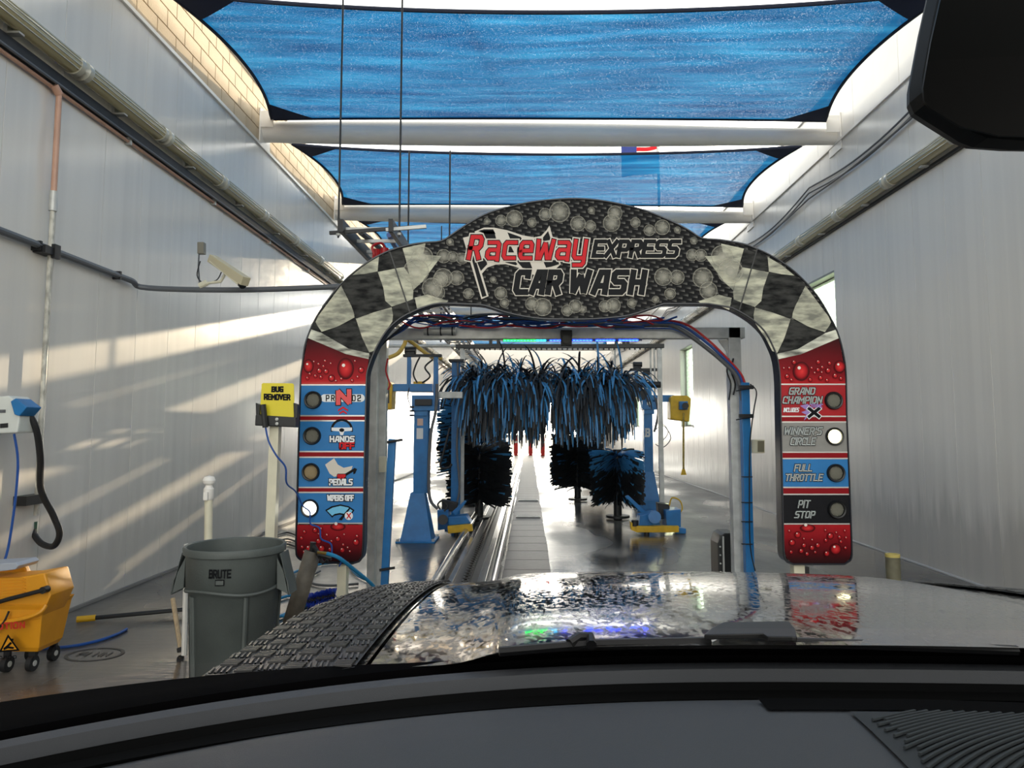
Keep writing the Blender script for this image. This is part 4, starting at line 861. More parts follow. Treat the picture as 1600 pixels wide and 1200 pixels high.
D = dict(base=(996, 1031, 795, 737, 1005.6, 1021.3), ctop=643, parts=[
    ('collar', (992, 781, 1033, 795), .5, M_blue, -.12), ('head_block', (1003, 625, 1026, 640), .3, M_blue, -.05), ('head_block', (1000, 608, 1018, 626), .3, M_dark, 0),
    ('side_arm', (1008, 617.5, 1052, 628), .12, M_blue, -.05), ('brush_arm', (968, 602, 1003, 611), .12, M_blue, 0), ('brush_arm', (985, 611, 1003, 620), .12, M_blue, .05),
    ('upright', (991.5, 576, 997.5, 620), .08, M_blue, 0), ('top_plate', (985, 575.5, 1034, 579.5), .12, M_dark, -.02), ('motor_foot', (990, 572, 1002, 576), .1, M_dark, 0),
    ('hanging_motor', (1005, 580, 1016, 586), .1, M_dark, 0), ('bearing_collar', (1006, 640, 1022, 647), .28, M_blue, -.03), ('gear_plate', (1010, 628, 1016, 633), .02, M_stk, -.07)],
    tubes=[('hose', [(1022, 612, -.05), (1028, 640, -.06), (1026, 660, -.06), (1022, 675, -.06)], .022, M_gc), ('hose', [(1003, 600, -.05), (1012, 594, -.08), (1018, 600, -.05), (1014, 610, 0)], .014, M_blk),
           ('cord', [(1024, 660, -.05), (1040, 668, -.05), (1048, 685, -.05), (1036, 699, -.05), (1024, 694, -.05)], .008, M_gc), ('cord', [(1024, 672, -.05), (1036, 663, -.05), (1044, 676, -.05), (1034, 690, -.05)], .007, M_gc)])
tw2, pb = tower(13.85, D, 'farther blue steel wash tower, right of the hanging brushes', M_blue)
MB().tube([at(989, 569.5, 13.9), at(1003, 569.5, 13.9)], .05, 14).build('motor', M_dark, tw2)
text('B', 1008, 669, 1016, 683, M_stk, 3, 3, parent=tw2, Y=13.85, name='letter_decal')
# yellow boxes
t = thing('yellow_motor_box', tuple(at(1063, 640, 13.7)), 'yellow box with blue knob at the right tower arm end', 'box', None)
MB().prism([at(1051, 618, 13.6), at(1074, 618, 13.6), at(1080, 623, 13.6), at(1077, 659, 13.6), at(1048, 655, 13.6), at(1048, 622, 13.6)], (0, .35, 0)).build('box_body', M_yel, t, bevel=.015)
MB().prism([at(1062, 627, 13.5), at(1075, 627, 13.5), at(1075, 640, 13.5), at(1062, 640, 13.5)], (0, .1, 0)).build('knob_block', M_blue, t, bevel=.01)
MB().tube([at(1071, 634, 13.5), at(1071, 634, 13.42)], .06, 14).build('knob', M_blk, t)
MB().tube([at(1068, 645, 13.5), at(1068, 735, 13.5)], .018, 6).build('pull_strap', mat('strap_yellow', (190, 160, 70), .6, var=.5, vscale=30), t)
MB().prism([at(1066, 733, 13.48), at(1070, 733, 13.48), at(1073, 742, 13.48), at(1064, 742, 13.48)], (0, .03, 0)).build('strap_end', M_yel, t)
t = thing('yellow_motor_box', tuple(at(606, 620, 10)), 'yellow box half hidden behind the left gantry posts', 'box')
MB().prism([at(590, 598, 10), at(609, 596, 10), at(613, 601, 10), at(612, 639, 10), at(590, 641, 10)], (0, .3, 0)).build('box_body', M_yel, t, bevel=.015)
MB().prism([at(604, 604, 9.98), at(608, 604, 9.98), at(608, 630, 9.98), at(604, 630, 9.98)], (0, .02, 0)).build('slot', M_blk, t)
MB().tube(smooth_path([at(604, 596, 10.1), at(605, 585, 10.1), at(600, 572, 10.1), at(603, 560, 10.1)], 4), .015, 6).build('cord', M_blk, t)
MB().bar(at(612, 606, 10.15), at(618, 606, 10.1), .06).build('mount_arm', M_blue, t)
t = thing('yellow_air_hose', tuple(at(640, 545, 11)), 'yellow hose hanging in a swag behind the left tower', 'hose')
MB().tube(smooth_path([at(604, 560, 9.8), at(622, 552, 9.9), at(632, 538, 10), at(636, 530, 10), at(650, 540, 10.2), at(672, 556, 10.3), at(690, 560, 10.4)], 6), .028, 8).build('hose', mat('hose_yellow', (206, 170, 80), .5), t)
# second left post
t = thing('brush_post', (at(712, 700, 11.2).x, 11.2, 0), 'tall slim blue post between the left tower and the brushes', 'post')
vbar('column', 705, 718.5, 565, 11.2, .14, M_blue, t); vbar('top_plate', 700, 724, 561, 11.15, .24, M_dark, t, 565)
MB().tube(smooth_path([at(715, 566, 11.1), at(717, 640, 11.1), at(714, 700, 11.1), at(718, 760, 11.1), at(713, 790, 11.1)], 5), .016, 6).build('hose', M_gc, t)
MB().tube(smooth_path([at(703, 668, 11.1), at(694, 705, 11.1), at(688, 728, 11.1), at(700, 731, 11.1), at(706, 725, 11.1)], 5), .016, 6).build('hose', M_blk, t)
MB().obox((at(712, 700, 11.2).x, 11.27, .01), (.3, .3, .02)).build('base_plate', M_blue, t)
# low bumper units
def low_unit(Y, l, lab, Ds):
    p = at(l, 830, Y); t = thing('rocker_unit', (p.x, Y, 0), lab, 'wash unit', 'low wheel scrubber units')
    for nm, poly, dep, m, off in Ds: MB().prism([at(x, y, Y + off) for x, y in poly], (0, dep, 0)).build(nm, m, t, bevel=.01)
    return t
t = low_unit(10.35, 715, 'low blue scrubber arm with yellow bumper beside the left rail', [
    ('bumper', [(699, 822), (737, 819), (739, 830), (700, 834)], .08, M_yel, 0), ('arm_plate', [(700, 808), (728, 806), (736, 818), (700, 821)], .3, M_blue, .05), ('motor_block', [(683, 797), (700, 797), (702, 826), (684, 829)], .3, M_blue, .2), ('bracket', [(690, 780), (716, 786), (712, 800), (690, 798)], .1, M_dark, .3), ('arm_bar', [(706, 800), (726, 782), (729, 784), (712, 806)], .06, M_blue, .1)])
MB().tube([at(692, 812, 10.5), at(692, 812, 10.3)], .07, 16).build('hub', M_dark, t)
MB().tube(smooth_path([at(688, 796, 10.4), at(684, 788, 10.4), at(692, 782, 10.4), at(700, 790, 10.4), at(694, 799, 10.4)], 4), .012, 6).build('cord', M_blk, t)
MB().tube([at(713, 818, 10.5), (at(713, 818, 10.5).x, 10.5, 0)], .03, 8).build('pivot_leg', M_dark, t)
t = low_unit(10.7, 1020, 'low blue scrubber arm with long yellow bumper at right', [
    ('bumper', [(994, 822), (1061, 822), (1061, 832), (994, 832)], .09, M_yel, 0), ('bumper_end', [(985, 815), (995, 822), (995, 832), (986, 828)], .12, M_yel, .02), ('arm_plate', [(1000, 806), (1024, 800), (1032, 820), (998, 822)], .3, M_blue, .06),
    ('motor_block', [(1040, 798), (1064, 796), (1064, 824), (1042, 824)], .35, M_blue, .12), ('foot', [(1056, 824), (1072, 826), (1072, 834), (1056, 834)], .2, M_blue, .1), ('arm_bar', [(977, 776), (982, 774), (1012, 802), (1006, 806)], .08, M_blue, .4), ('gearbox', [(1028, 786), (1046, 788), (1048, 810), (1030, 812)], .2, M_dark, .3)])
MB().tube([at(1023, 808, 10.9), at(1023, 808, 10.62)], .09, 18).build('hub', M_blue, t)
MB().tube([at(992, 813, 10.75), at(992, 822, 10.75)], .05, 12).build('bumper_pivot', M_dark, t)
MB().tube(smooth_path([at(1046, 790, 10.9), at(1050, 778, 10.9), at(1062, 782, 10.9), at(1066, 795, 10.9), at(1060, 804, 10.9)], 5), .01, 6).build('cord', M_yel, t)
MB().tube([at(1010, 822, 10.8), (at(1010, 822, 10.8).x, 10.8, 0)], .04, 8).build('pivot_leg', M_dark, t)
# brush gantry
YG = 11.5
t = thing('brush_gantry', (at(875, 600, YG).x, YG, 0), 'black toothed crossbar on rods holding the hanging brushes', 'frame')
a, b_ = at(712, 544, YG), at(1038, 537, YG)
MB().box((a.x, YG, a.z), (b_.x, YG + .1, b_.z)).build('cross_bar', M_blk, t, bevel=.004)
tooth = mesh_of(MB().box((-.012, 0, -.03), (.012, .02, 0)), 'tooth', M_dark)
for k in range(40): piece('tooth', tooth, t, (a.x + .05 + k * (b_.x - a.x - .1) / 39, YG + .02, a.z))
for x in (766, 778, 963, 975, 981):
    MB().box((at(x, 540, YG).x - .02, YG + .02, at(x, 540, YG).z), (at(x, 540, YG).x + .03, YG + .08, at(x, 529, YG).z)).build('hanger_block', M_blk, t)
for x in (1032, 722):
    X = at(x, 600, YG).x; MB().box((X - .035, YG + .02, 0), (X + .035, YG + .09, a.z)).build('leg', M_steel, t, bevel=.004)
for x in (962, 1018, 1024):
    X = at(x, 600, YG).x; MB().tube([(X, YG + .05, a.z), (X, YG + .05, at(x, 612, YG).z)], .014, 6).build('rod', M_steel, t)
MB().tube([at(722, 601, YG), at(1032, 601, YG)], .05, 12).build('axle_support', M_dark, t)
# ---- brushes
M_sb = mat('foam_strip_blue', (70, 146, 204), .33, var=.25, vscale=3); M_sk = mat('foam_strip_black', (24, 26, 30), .5)
def strip_mesh(m, L_, curl, fork, wd, seed):
    r = random.Random(seed); pts = []; n = 8
    for i in range(n + 1):
        u = i / n; pts.append((L_ * u, curl * u * u))
    mb = MB(); vs = []
    for i, (x, z) in enumerate(pts):
        w2 = wd * (1 - .55 * (i / n) ** 3) / 2; vs += [(x, -w2, z), (x, w2, z)]
    for i, (x, z) in enumerate(pts):
        w2 = wd * (1 - .55 * (i / n) ** 3) / 2; vs += [(x, -w2, z - .005), (x, w2, z - .005)]
    q = 2 * (n + 1)
    fs = [(2 * i, 2 * i + 1, 2 * i + 3, 2 * i + 2) for i in range(n)] + [(q + 2 * i, q + 2 * i + 2, q + 2 * i + 3, q + 2 * i + 1) for i in range(n)]
    fs += [(2 * i, 2 * i + 2, q + 2 * i + 2, q + 2 * i) for i in range(n)] + [(2 * i + 1, q + 2 * i + 1, q + 2 * i + 3, 2 * i + 3) for i in range(n)]
    mb.add(vs, fs); return mb
def drape(mb, root, ang, side, L_, wd, droop, rnd_, face=0):
    """a strip leaving root at angle ang (in the Y-Z plane, 0=up, + toward viewer) then falling"""
    p = Vector(root); d = Vector((side, -math.sin(ang), math.cos(ang))).normalized(); n = 9; st = L_ / n; vs = []; tw = rnd_.uniform(-.5, .5)
    for i in range(n + 1):
        wv = Vector((math.cos(tw), math.sin(tw), 0)); w2 = wd / 2 * (1 - .6 * (i / n) ** 4)
        vs += [p - wv * w2, p + wv * w2]; d = (d + Vector((0, 0, -droop))).normalized(); p = p + d * st
    m = len(vs); off = Vector((0, .004, 0)); vs2 = [v + off for v in vs]
    fs = [(2 * i, 2 * i + 1, 2 * i + 3, 2 * i + 2) for i in range(n)] + [(m + 2 * i, m + 2 * i + 2, m + 2 * i + 3, m + 2 * i + 1) for i in range(n)] + [(2 * i, 2 * i + 2, m + 2 * i + 2, m + 2 * i) for i in range(n)] + [(2 * i + 1, m + 2 * i + 1, m + 2 * i + 3, 2 * i + 3) for i in range(n)]
    mb.add(vs + vs2, fs)
def top_brush(x0, x1, label, seed):
    r = random.Random(seed); A, B = at(x0, 603, YG), at(x1, 603, YG); cy, cz = YG - .25, A.z - .14
    t = thing('hanging_brush', ((A.x + B.x) / 2, cy, cz), label, 'brush', 'blue and black foam strip brushes')
    MB().tube([(A.x, cy, cz), (B.x, cy, cz)], .1, 16).build('drum', M_blk, t)
    rest = {0: MB(), 1: MB()}
    for i in range(950):
        x = A.x + (B.x - A.x) * r.random(); ang = r.uniform(-.3, 2.1) if i % 4 else r.uniform(-2.2, 2.2)
        up_ = r.random() < .03
        L_ = r.uniform(.55, .86) if not up_ else r.uniform(.3, .5); dr = r.uniform(.26, .5) if not up_ else .12
        edge = min(x - A.x, B.x - x); side = r.uniform(-.32, .32)
        if seed == 1 and x - A.x < .3: side -= r.uniform(0, .2)
        if seed == 2 and B.x - x < .3: side += r.uniform(0, .25)
        root = (x, cy - .1 * math.sin(ang), cz + .1 * math.cos(ang)); c = 1 if r.random() < .36 else 0
        if up_: ang = r.uniform(-.5, .5)
        if i < 290:
            mb = MB(); drape(mb, root, ang, side, L_, r.uniform(.022, .042), dr, r); mb.build('foam_strip', M_sb if c else M_sk, t, smooth=False)
        else: drape(rest[c], root, ang, side, L_, r.uniform(.022, .042), dr, r)
    for c in rest: rest[c].build('foam_strips', M_sb if c else M_sk, t, smooth=False)['kind'] = 'stuff'
top_brush(736, 850, 'left of the two shaggy blue and black brushes hanging overhead', 1)
top_brush(866, 972, 'right of the two shaggy blue and black brushes hanging overhead', 2)
def side_brush(px, Y, z0, z1, R, label, seed, mix=.3, n=1700, droop=.015, topmix=.75):
    r = random.Random(seed); X = at(px, 700, Y).x
    t = thing('side_brush', (X, Y, 0), label, 'brush', 'upright rotating side brushes')
    MB().tube([(X, Y, 0), (X, Y, z1 + .08)], .07, 14).build('shaft', M_dark, t)
    MB().lathe((X, Y, 0), [(0, .02), (.2, .02), (.2, .06), (0, .06)], 18).build('base_disc', M_dark, t)
    rest = {0: MB(), 1: MB()}
    for i in range(n):
        z = z0 + (z1 - z0) * r.random() ** .85; a = r.uniform(0, 2 * math.pi); topq = (z - z0) / (z1 - z0)
        c = 1 if (r.random() < (mix if topq < .72 else topmix)) else 0
        d = Vector((math.cos(a), math.sin(a), r.uniform(-.15, .15) + (.25 if topq > .9 else 0))).normalized(); p = Vector((X, Y, z)) + d * .06; L_ = R * r.uniform(.85, 1.08); k = 5; vs = []
        wv = Vector((-math.sin(a), math.cos(a), 0)) * .4 + Vector((0, 0, 1)); wv.normalize(); w_ = r.uniform(.01, .02)
        for j in range(k + 1):
            vs += [p - wv * w_, p + wv * w_]; d = (d + Vector((0, 0, -droop * (1 + j * .4)))).normalized(); p = p + d * L_ / k
        fs = [(2 * j, 2 * j + 1, 2 * j + 3, 2 * j + 2) for j in range(k)]
        if i < 150: mb = MB().add(vs, fs); mb.build('foam_strip', M_sb if c else M_sk, t, smooth=False)
        else: rest[c].add(vs, fs)
    for c in rest:
        if rest[c].v: rest[c].build('foam_strips', M_sb if c else M_sk, t, smooth=False)['kind'] = 'stuff'
side_brush(749, 12.4, .3, 1.15, .47, 'low dark side brush beside the left guide rail', 3, .04, topmix=.06)
side_brush(738, 14.6, .7, 1.95, .62, 'tall blue-fringed side brush behind the low left one', 4, .45)
side_brush(902, 15.6, .3, 1.25, .5, 'dark side brush right of the wet lane, behind the lower one', 5, .04, topmix=.06)
side_brush(964, 12.6, .32, 1.08, .40, 'low side brush with a blue crown in front of the right tower', 6, .05, droop=.05, topmix=.8)
# overhead rods and rails seen between the brushes
for k, (X, lab) in enumerate(((-1.55, 'thin overhead water pipe crossing toward the left wall'), )):
    o = MB().tube([(XL + .02, 13.2, 3.0), (-.9, 13.2, 3.0)], .03, 8).build('spray_pipe', M_steel); tag(o, lab, 'pipe')
# exit: red bollards
for k, x in enumerate((806, 829, 848)):
    p = at(x, 690, 40); t = thing('red_bollard', (p.x, 40, 0), ['leftmost', 'middle', 'rightmost'][k] + ' of the three red posts at the tunnel exit', 'bollard', 'red posts at the exit')
    MB().lathe((p.x, 40, 0), [(0, 1.12), (.09, 1.08), (.11, .95), (.11, 0)], 14).build('post', mat('bollard_red', (204, 40, 34), .5), t); MB().lathe((p.x, 40, 0), [(.112, .7), (.112, .8)], 14).build('white_band', M_white, t)
    MB().lathe((p.x, 40, 0), [(0, .02), (.16, .02), (.16, 0)], 14).build('base', M_dark, t)
# black reel at right frame foot
p = at(1136, 860, 7.3)
t = thing('black_floor_guide', (p.x, 7.3, 0), 'black curved guard with bolts standing behind the right gantry post', 'guard')
zt_ = at(1136, 833, 7.3).z; x0_, x1_ = at(1122, 860, 7.3).x, at(1150, 860, 7.3).x
MB().prism([(x0_, 7.3, 0), (x0_, 7.3, zt_ - .1), (x0_ + .03, 7.3, zt_ - .02), (x0_ + .07, 7.3, zt_), (x1_, 7.3, zt_), (x1_, 7.3, 0)], (0, .3, 0)).build('shell', M_blk, t, bevel=.01)
MB().box((x0_ + .04, 7.28, 0), (x0_ + .055, 7.3, zt_ - .03)).build('edge_strip', M_steel, t)
for k in range(5): MB().lathe((x0_ + .02, 7.3, .06 + k * .08), [(0, -.012), (.008, -.01), (.008, 0)], 8, 'y').build('bolt', M_steel, t)
# flag outside
t = thing('flag', (4.6, 34, 0), 'red, white and blue flag outside, glimpsed between the sails', 'flag')
MB().tube([(5.6 + .55, 34, 0), (5.6 + .55, 34, 15.6)], .06, 10).build('pole', M_steel, t)
c0 = at(965, 226, 34)
for k in range(9):
    z = c0.z + .35 - k * .19; MB().grid([[Vector((6.12 - u * 1.7, 34 + .12 * math.sin(u * 7), z - dz - .25 * u)) for u in [j / 10 for j in range(11)]] for dz in (0, .19)]).build('stripe', P_red if k % 2 == 0 else M_white, t)
MB().grid([[Vector((4.42 + u * .7, 33.97 + .1 * math.sin((1.7 - u * .7) / 1.7 * 7), c0.z + .2 - dz - .25 * (1 - u * .4))) for u in [j / 5 for j in range(6)]] for dz in (0, .9)]).build('canton', mat('flag_blue', (40, 56, 130), .7), t)
# ================================================================== FOREGROUND LEFT
# trash can
Yb = 4.68; cx = at(367, 900, Yb).x; cz = Vector((cx, Yb + .0, 0))
M_can = mat('grey_green_plastic', (88, 94, 92), .5, var=.22, vscale=5, bump=.12, bscale=90)
t = thing('trash_can', tuple(cz), 'large grey-green ribbed rubbish can standing near the left of the car', 'bin')
H = .80
prof = [(0, .02), (.235, .0), (.245, .01), (.268, .54), (.283, .555), (.290, .74), (.292, H - .05), (.305, H - .045), (.308, H - .01), (.30, H), (.286, H - .005), (.28, H - .06), (.262, .5), (.235, .04), (0, .03)]
MB().lathe(cz, prof, 48).build('body', M_can, t, ang=50)
# vertical ribs and panel recess lips
for a in (-2.2, -.95, .3, 1.55, 2.8, 4.0):
    q = []; 
    for (r_, z) in ((.247, .04), (.272, .52)): q.append(cz + Vector((r_ * math.cos(a), r_ * math.sin(a), z)))
    MB().tube(q, .014, 6).build('rib', M_can, t)
lip = [cz + Vector((.283 * math.cos(a), .283 * math.sin(a), .545 + .012 * math.sin(a * 3 + 1))) for a in [2 * math.pi * i / 60 for i in range(61)]]
MB().tube(lip, .011, 6, False).build('shoulder_lip', M_can, t)
for s_ in (-1, 1):
    hd = MB()
    pr = [(.285, H - .07), (.36, H - .22), (.372, H - .30), (.29, H - .26)]
    for sy in (-.07, .07): hd.prism([cz + Vector((s_ * r_, sy, z)) for r_, z in pr], (0, .012, 0))
    hd.prism([cz + Vector((s_ * r_, -.07, z)) for r_, z in ((.30, H - .05), (.31, H - .045), (.372, H - .30), (.36, H - .30), (.345, H - .2))], (0, .15, 0))
    hd.build('handle', M_can, t, bevel=.004)
def curved_text(s, c, R, z0, z1, a0, a1, m, sw, parent):
    tot = sum(glyph_w(ch) for ch in s) + 1.9 * (len(s) - 1); mb = MB(); u = 0
    for ch_ in s:
        for pl in GL[ch_]:
            q = [((u + x), y) for x, y in pl]; l, r = ribbon(q, sw); n = len(l)
            f_ = lambda p: c + Vector((R * math.cos(a0 + (a1 - a0) * p.x / tot), R * math.sin(a0 + (a1 - a0) * p.x / tot), z0 + (z1 - z0) * p.y / 6))
            mb.add([f_(p) for p in l] + [f_(p) for p in r], [(i, i + 1, n + i + 1, n + i) for i in range(n - 1)])
        u += glyph_w(ch_) + 1.9
    return mb.build('lettering', m, parent, smooth=False)
af = math.atan2(-cz.y, -cz.x) 
curved_text('BRUTE', cz, .2955, .648, .69, af - .50, af - .08, P_blk, .75, t)
def arcquad(a0, a1, z0, z1, R): return [[cz + Vector((R * math.cos(a0 + (a1 - a0) * i / 6), R * math.sin(a0 + (a1 - a0) * i / 6), z)) for i in range(7)] for z in (z0, z1)]
MB().grid(arcquad(af - .38, af - .20, .60, .636, .294)).build('logo_patch', P_blk, t); MB().grid(arcquad(af - .365, af - .215, .606, .630, .2955)).build('logo_patch_inner', M_can, t)
# bug remover station
YBg = 5.6
t = thing('bug_remover_sign', (at(425, 900, YBg).x, YBg, 0), 'yellow bug remover sign in a black holder on a cream post', 'sign')
MB().tube([(at(419, 940, YBg + .06).x, YBg + .06, 0), at(431, 662, YBg + .06)], .05, 4).build('post', M_pvc, t)
MB().prism([at(x, y, YBg) for x, y in [(409, 600), (411, 598.5), (457, 599), (459, 601), (460, 648), (458, 655), (411, 652), (406, 645)]], (0, .008, 0)).build('sign_plate', mat('sign_yellow', (226, 208, 40), .4), t)
text('BUG', 424, 603.5, 443, 613, P_blk, 1, 2.6, parent=t, Y=YBg, gap=2.2); text('REMOVER', 412, 615, 454, 625, P_blk, 1, 2.5, parent=t, Y=YBg, gap=2.1, rise=-.8)
MB().prism([at(x, y, YBg - .03) for x, y in [(399, 648), (462, 652), (462, 668), (398, 665)]], (0, .09, 0)).build('holder_bar', M_blk, t, bevel=.008)
for x in (402, 461): MB().prism([at(q, y, YBg - .02) for q, y in [(x - 3, 629), (x + 4, 632), (x + 3, 654), (x - 2, 654)]], (0, .06, 0)).build('holder_hook', M_blk, t, bevel=.006)
MB().tube([at(411, 632, YBg - .05), at(415, 668, YBg - .05)], .022, 8).build('spray_gun', M_blk, t)
for x in (433,): MB().lathe(at(x, 655, YBg - .03), [(0, -.012), (.012, -.01), (.012, 0)], 10, 'y').build('bolt', M_steel, t); MB().lathe(at(x, 662, YBg - .03), [(0, -.012), (.012, -.01), (.012, 0)], 10, 'y').build('bolt', M_steel, t)
t = thing('sprayer_feed_hose', tuple(at(440, 740, YBg - .1)), 'thin blue hose from the bug remover holder across the arch left leg', 'hose')
MB().tube(smooth_path([at(415, 668, YBg - .05), at(420, 690, YBg - .08), at(432, 712, YBg - .08), at(446, 730, YBg - .05), at(448, 755, YBg), at(462, 768, 5.8), at(473, 790, 5.9), at(484, 800, 5.93), at(485, 818, 5.94), at(499, 825, 5.94), at(502, 842, 5.94), at(517, 850, 5.94), at(520, 868, 5.94), at(534, 872, 5.94), at(530, 885, 5.95)], 6), .007, 6).build('hose', M_bluh, t)
# ball-top post and sticks
t = thing('ball_top_post', (at(327, 900, 5.35).x, 5.35, 0), 'cream post with a ball finial behind the rubbish can', 'post')
pt = at(326, 768, 5.35); MB().tube([(pt.x + .03, 5.35, 0), (pt.x, 5.35, pt.z)], .028, 12).build('post', M_pvc, t)
MB().lathe(Vector((pt.x, 5.35, pt.z)), [(.03, -.06), (.036, -.05), (.036, .02), (.028, .03), (.022, .045), (.04, .06), (.045, .08), (.035, .105), (0, .115)], 16).build('ball_cap', M_white, t)
MB().obox(Vector((pt.x, 5.31, pt.z - .03)), (.03, .03, .06)).build('latch', M_white, t, bevel=.005)
MB().lathe((pt.x + .03, 5.35, 0), [(0, .03), (.06, .03), (.08, 0)], 14).build('base', M_white, t)
o = MB().tube([Vector((at(289, 990, 5.0).x, 5.0, .02)), at(291, 900, 5.0), at(292, 850, 5.0)], .018, 8).build('white_pole', M_white); tag(o, 'slim white pole standing against the left side of the rubbish can', 'pole')
t = thing('wooden_stick', (at(283, 1015, 4.75).x, 4.75, 0), 'bare wooden handle leaning left of the rubbish can', 'stick')
q0 = atZ(283, 1018, .02); q1 = at(270, 935, q0.y + .12)
MB().tube([q0, q1], .016, 8).build('handle', mat('bare_wood', (196, 172, 138), .6, var=.25, vscale=20, stretch=(4, 4, 1)), t); MB().tube([q0, q0 + (q1 - q0) * .07], .024, 8).build('ferrule', M_dark, t)
t = thing('broom_pole', tuple(atZ(200, 965, .05)), 'black pole with a yellow tip lying on the wet floor', 'pole')
p0, p1 = atZ(120, 968, .03), atZ(320, 949, .05)
MB().tube([p0, p1], .017, 8).build('shaft', M_blk, t); MB().tube([p0, p0 + (p1 - p0).normalized() * .13], .024, 10).build('grip_tip', M_yel, t)
o = MB().tube(smooth_path([atZ(60, 1014, .012), atZ(110, 1010, .012), atZ(150, 1002, .012), atZ(180, 992, .012), atZ(198, 983, .012)], 6), .011, 8).build('floor_hose', M_bluh); tag(o, 'short dark blue hose curving on the floor by the mop bucket', 'hose')
# grey pipe holder with spray wand, hose, scrub brush
t = thing('wand_holder', tuple(Vector((at(455, 985, 5.2).x, 5.2, 0))), 'leaning grey pipe holding a spray wand with bright blue hose', 'holder')
f0 = atZ(447, 1000, 0.0); top = at(489, 862, f0.y + .1)
MB().tube([f0, top], .058, 20, False).build('pipe', mat('weathered_pipe', (112, 104, 92), .6, var=.35, vscale=12), t, solid=.008)
MB().tube([f0 + (top - f0) * .93, top + Vector((.0, 0, .07))], .022, 10).build('wand', M_blk, t)
MB().tube([top + Vector((0, 0, .05)), at(500, 868, f0.y), at(518, 872, f0.y)], .016, 8).build('wand_grip', M_blk, t)
MB().tube([top + Vector((0, 0, .03)), at(505, 880, f0.y), at(512, 875, f0.y)], .012, 8).build('trigger', M_dark, t)
MB().tube([at(496, 863, f0.y), at(511, 865, f0.y)], .012, 8).build('brass_fitting', mat('brass', (180, 140, 70), .3, .8), t)
MB().tube(smooth_path([at(511, 865, f0.y), at(530, 872, f0.y), at(556, 892, 5.6), at(580, 912, 5.8), at(600, 935, 6)], 6), .014, 8).build('hose', M_bluc, t)
t = thing('hose_coil', tuple(atZ(440, 945, .02)), 'bright blue hose loops on the floor behind the rubbish can', 'hose')
for pts in ([(438, 905), (470, 890), (510, 880), (540, 882), (560, 900), (590, 912)], [(436, 935), (460, 930), (478, 940), (470, 952), (450, 958), (432, 965)], [(436, 962), (452, 962), (468, 955), (478, 945)]):
    MB().tube(smooth_path([atZ(x, y, .02) for x, y in pts], 6), .013, 8).build('hose', M_bluc, t)
MB().tube(smooth_path([atZ(x, y, .02) for x, y in [(500, 892), (484, 902), (490, 912), (520, 915), (560, 912)]], 6), .012, 8).build('hose', M_gc, t)
for yy in (832, 842, 850): MB().tube(smooth_path([atZ(x, y, .02) for x, y in [(430, yy + 5), (448, yy), (462, yy + 4)]], 5), .012, 6).build('hose', M_blk, t)
t = thing('scrub_brush', tuple(atZ(500, 945, 0)), 'bright blue bristled scrub brush lying on the floor', 'brush')
bc = atZ(500, 948, 0) + Vector((0, .02, .07)); ax = Vector((.11, .03, .02))
MB().tube([bc - ax, bc + ax], .03, 8).build('head_block', M_blk, t, bevel=.005)
br = MB(); rr = random.Random(9)
for i in range(700):
    u = rr.uniform(-1, 1); d = Vector((rr.uniform(-.3, .3), rr.uniform(-1, 1), rr.uniform(-1, 1))).normalized(); p = bc + ax * u * 1.05; q = p + d * rr.uniform(.05, .068); s_ = Vector((.003, 0, .001)); br.add([p - s_, p + s_, q + s_, q - s_], [(0, 1, 2, 3)])
br.build('bristles', mat('bristle_blue', (36, 70, 190), .5), t)['kind'] = 'stuff'
# mop bucket
Ym = 4.66
M_mop = mat('bucket_yellow', (232, 158, 28), .42, var=.1, bump=.08)
bx0, bx1 = at(-95, 960, Ym).x, at(64, 960, Ym).x
t = thing('mop_bucket', ((bx0 + bx1) / 2, Ym + .15, 0), 'yellow wheeled mop bucket with wringer at the left edge', 'mop bucket')
def zq(y, Y=Ym): return at(30, y, Y).z
xr_ = lambda x, Y=Ym: at(x, 960, Y).x
ztop, zbot = zq(945), zq(1022)
rows = []
for (z, e_) in ((zbot, -.045), (zbot + .03, -.03), (ztop - .03, 0), (ztop, .012), (ztop, .0), (zbot + .05, -.04)):
    rows.append([Vector((bx0 - e_, Ym - e_, z)), Vector((xr_(66) + e_ - .0, Ym - e_, z)), Vector((xr_(66) + e_, Ym + .3 + e_, z)), Vector((bx0 - e_, Ym + .3 + e_, z))])
mb = MB().grid(rows, True); mb.f += [(0, 1, 2, 3), (20, 21, 22, 23)]; mb.build('tub', M_mop, t, bevel=.012)
wy = Ym - .0
MB().prism([at(x, y, wy) for x, y in [(-80, 905), (30, 902), (70, 895), (80, 930), (62, 968), (-80, 985)]], (0, .24, 0)).build('wringer', M_mop, t, bevel=.012)
MB().prism([at(x, y, wy + .2) for x, y in [(-60, 885), (38, 884), (44, 898), (44, 930), (-60, 930)]], (0, .04, 0)).build('wringer_back', M_mop, t, bevel=.008)
for k in range(6): MB().prism([at(x, y, wy - .008) for x, y in [(-60, 907 + k * 5), (34, 903 + k * 5), (40, 905 + k * 5), (-60, 910 + k * 5)]], (0, .012, 0)).build('wringer_rib', M_mop, t)
MB().tube([at(-70, 962, wy - .05), at(10, 937, wy - .05), at(68, 922, wy - .04), at(73, 918, wy)], .014, 8).build('wringer_lever', M_blk, t)
MB().lathe(at(71, 921, wy - .02), [(0, -.03), (.022, -.03), (.022, .02)], 12, 'y').build('lever_pivot', M_blk, t)
MB().tube(smooth_path([at(-80, 985, wy - .02), at(20, 970, wy - .03), at(60, 958, wy - .02), at(72, 945, wy)], 5), .014, 8).build('bail_handle', M_mop, t)
MB().tube(smooth_path([at(-10, 990, wy - .03), at(6, 972, wy - .04), at(14, 955, wy - .03)], 4), .007, 6).build('wire_handle', M_blk, t)
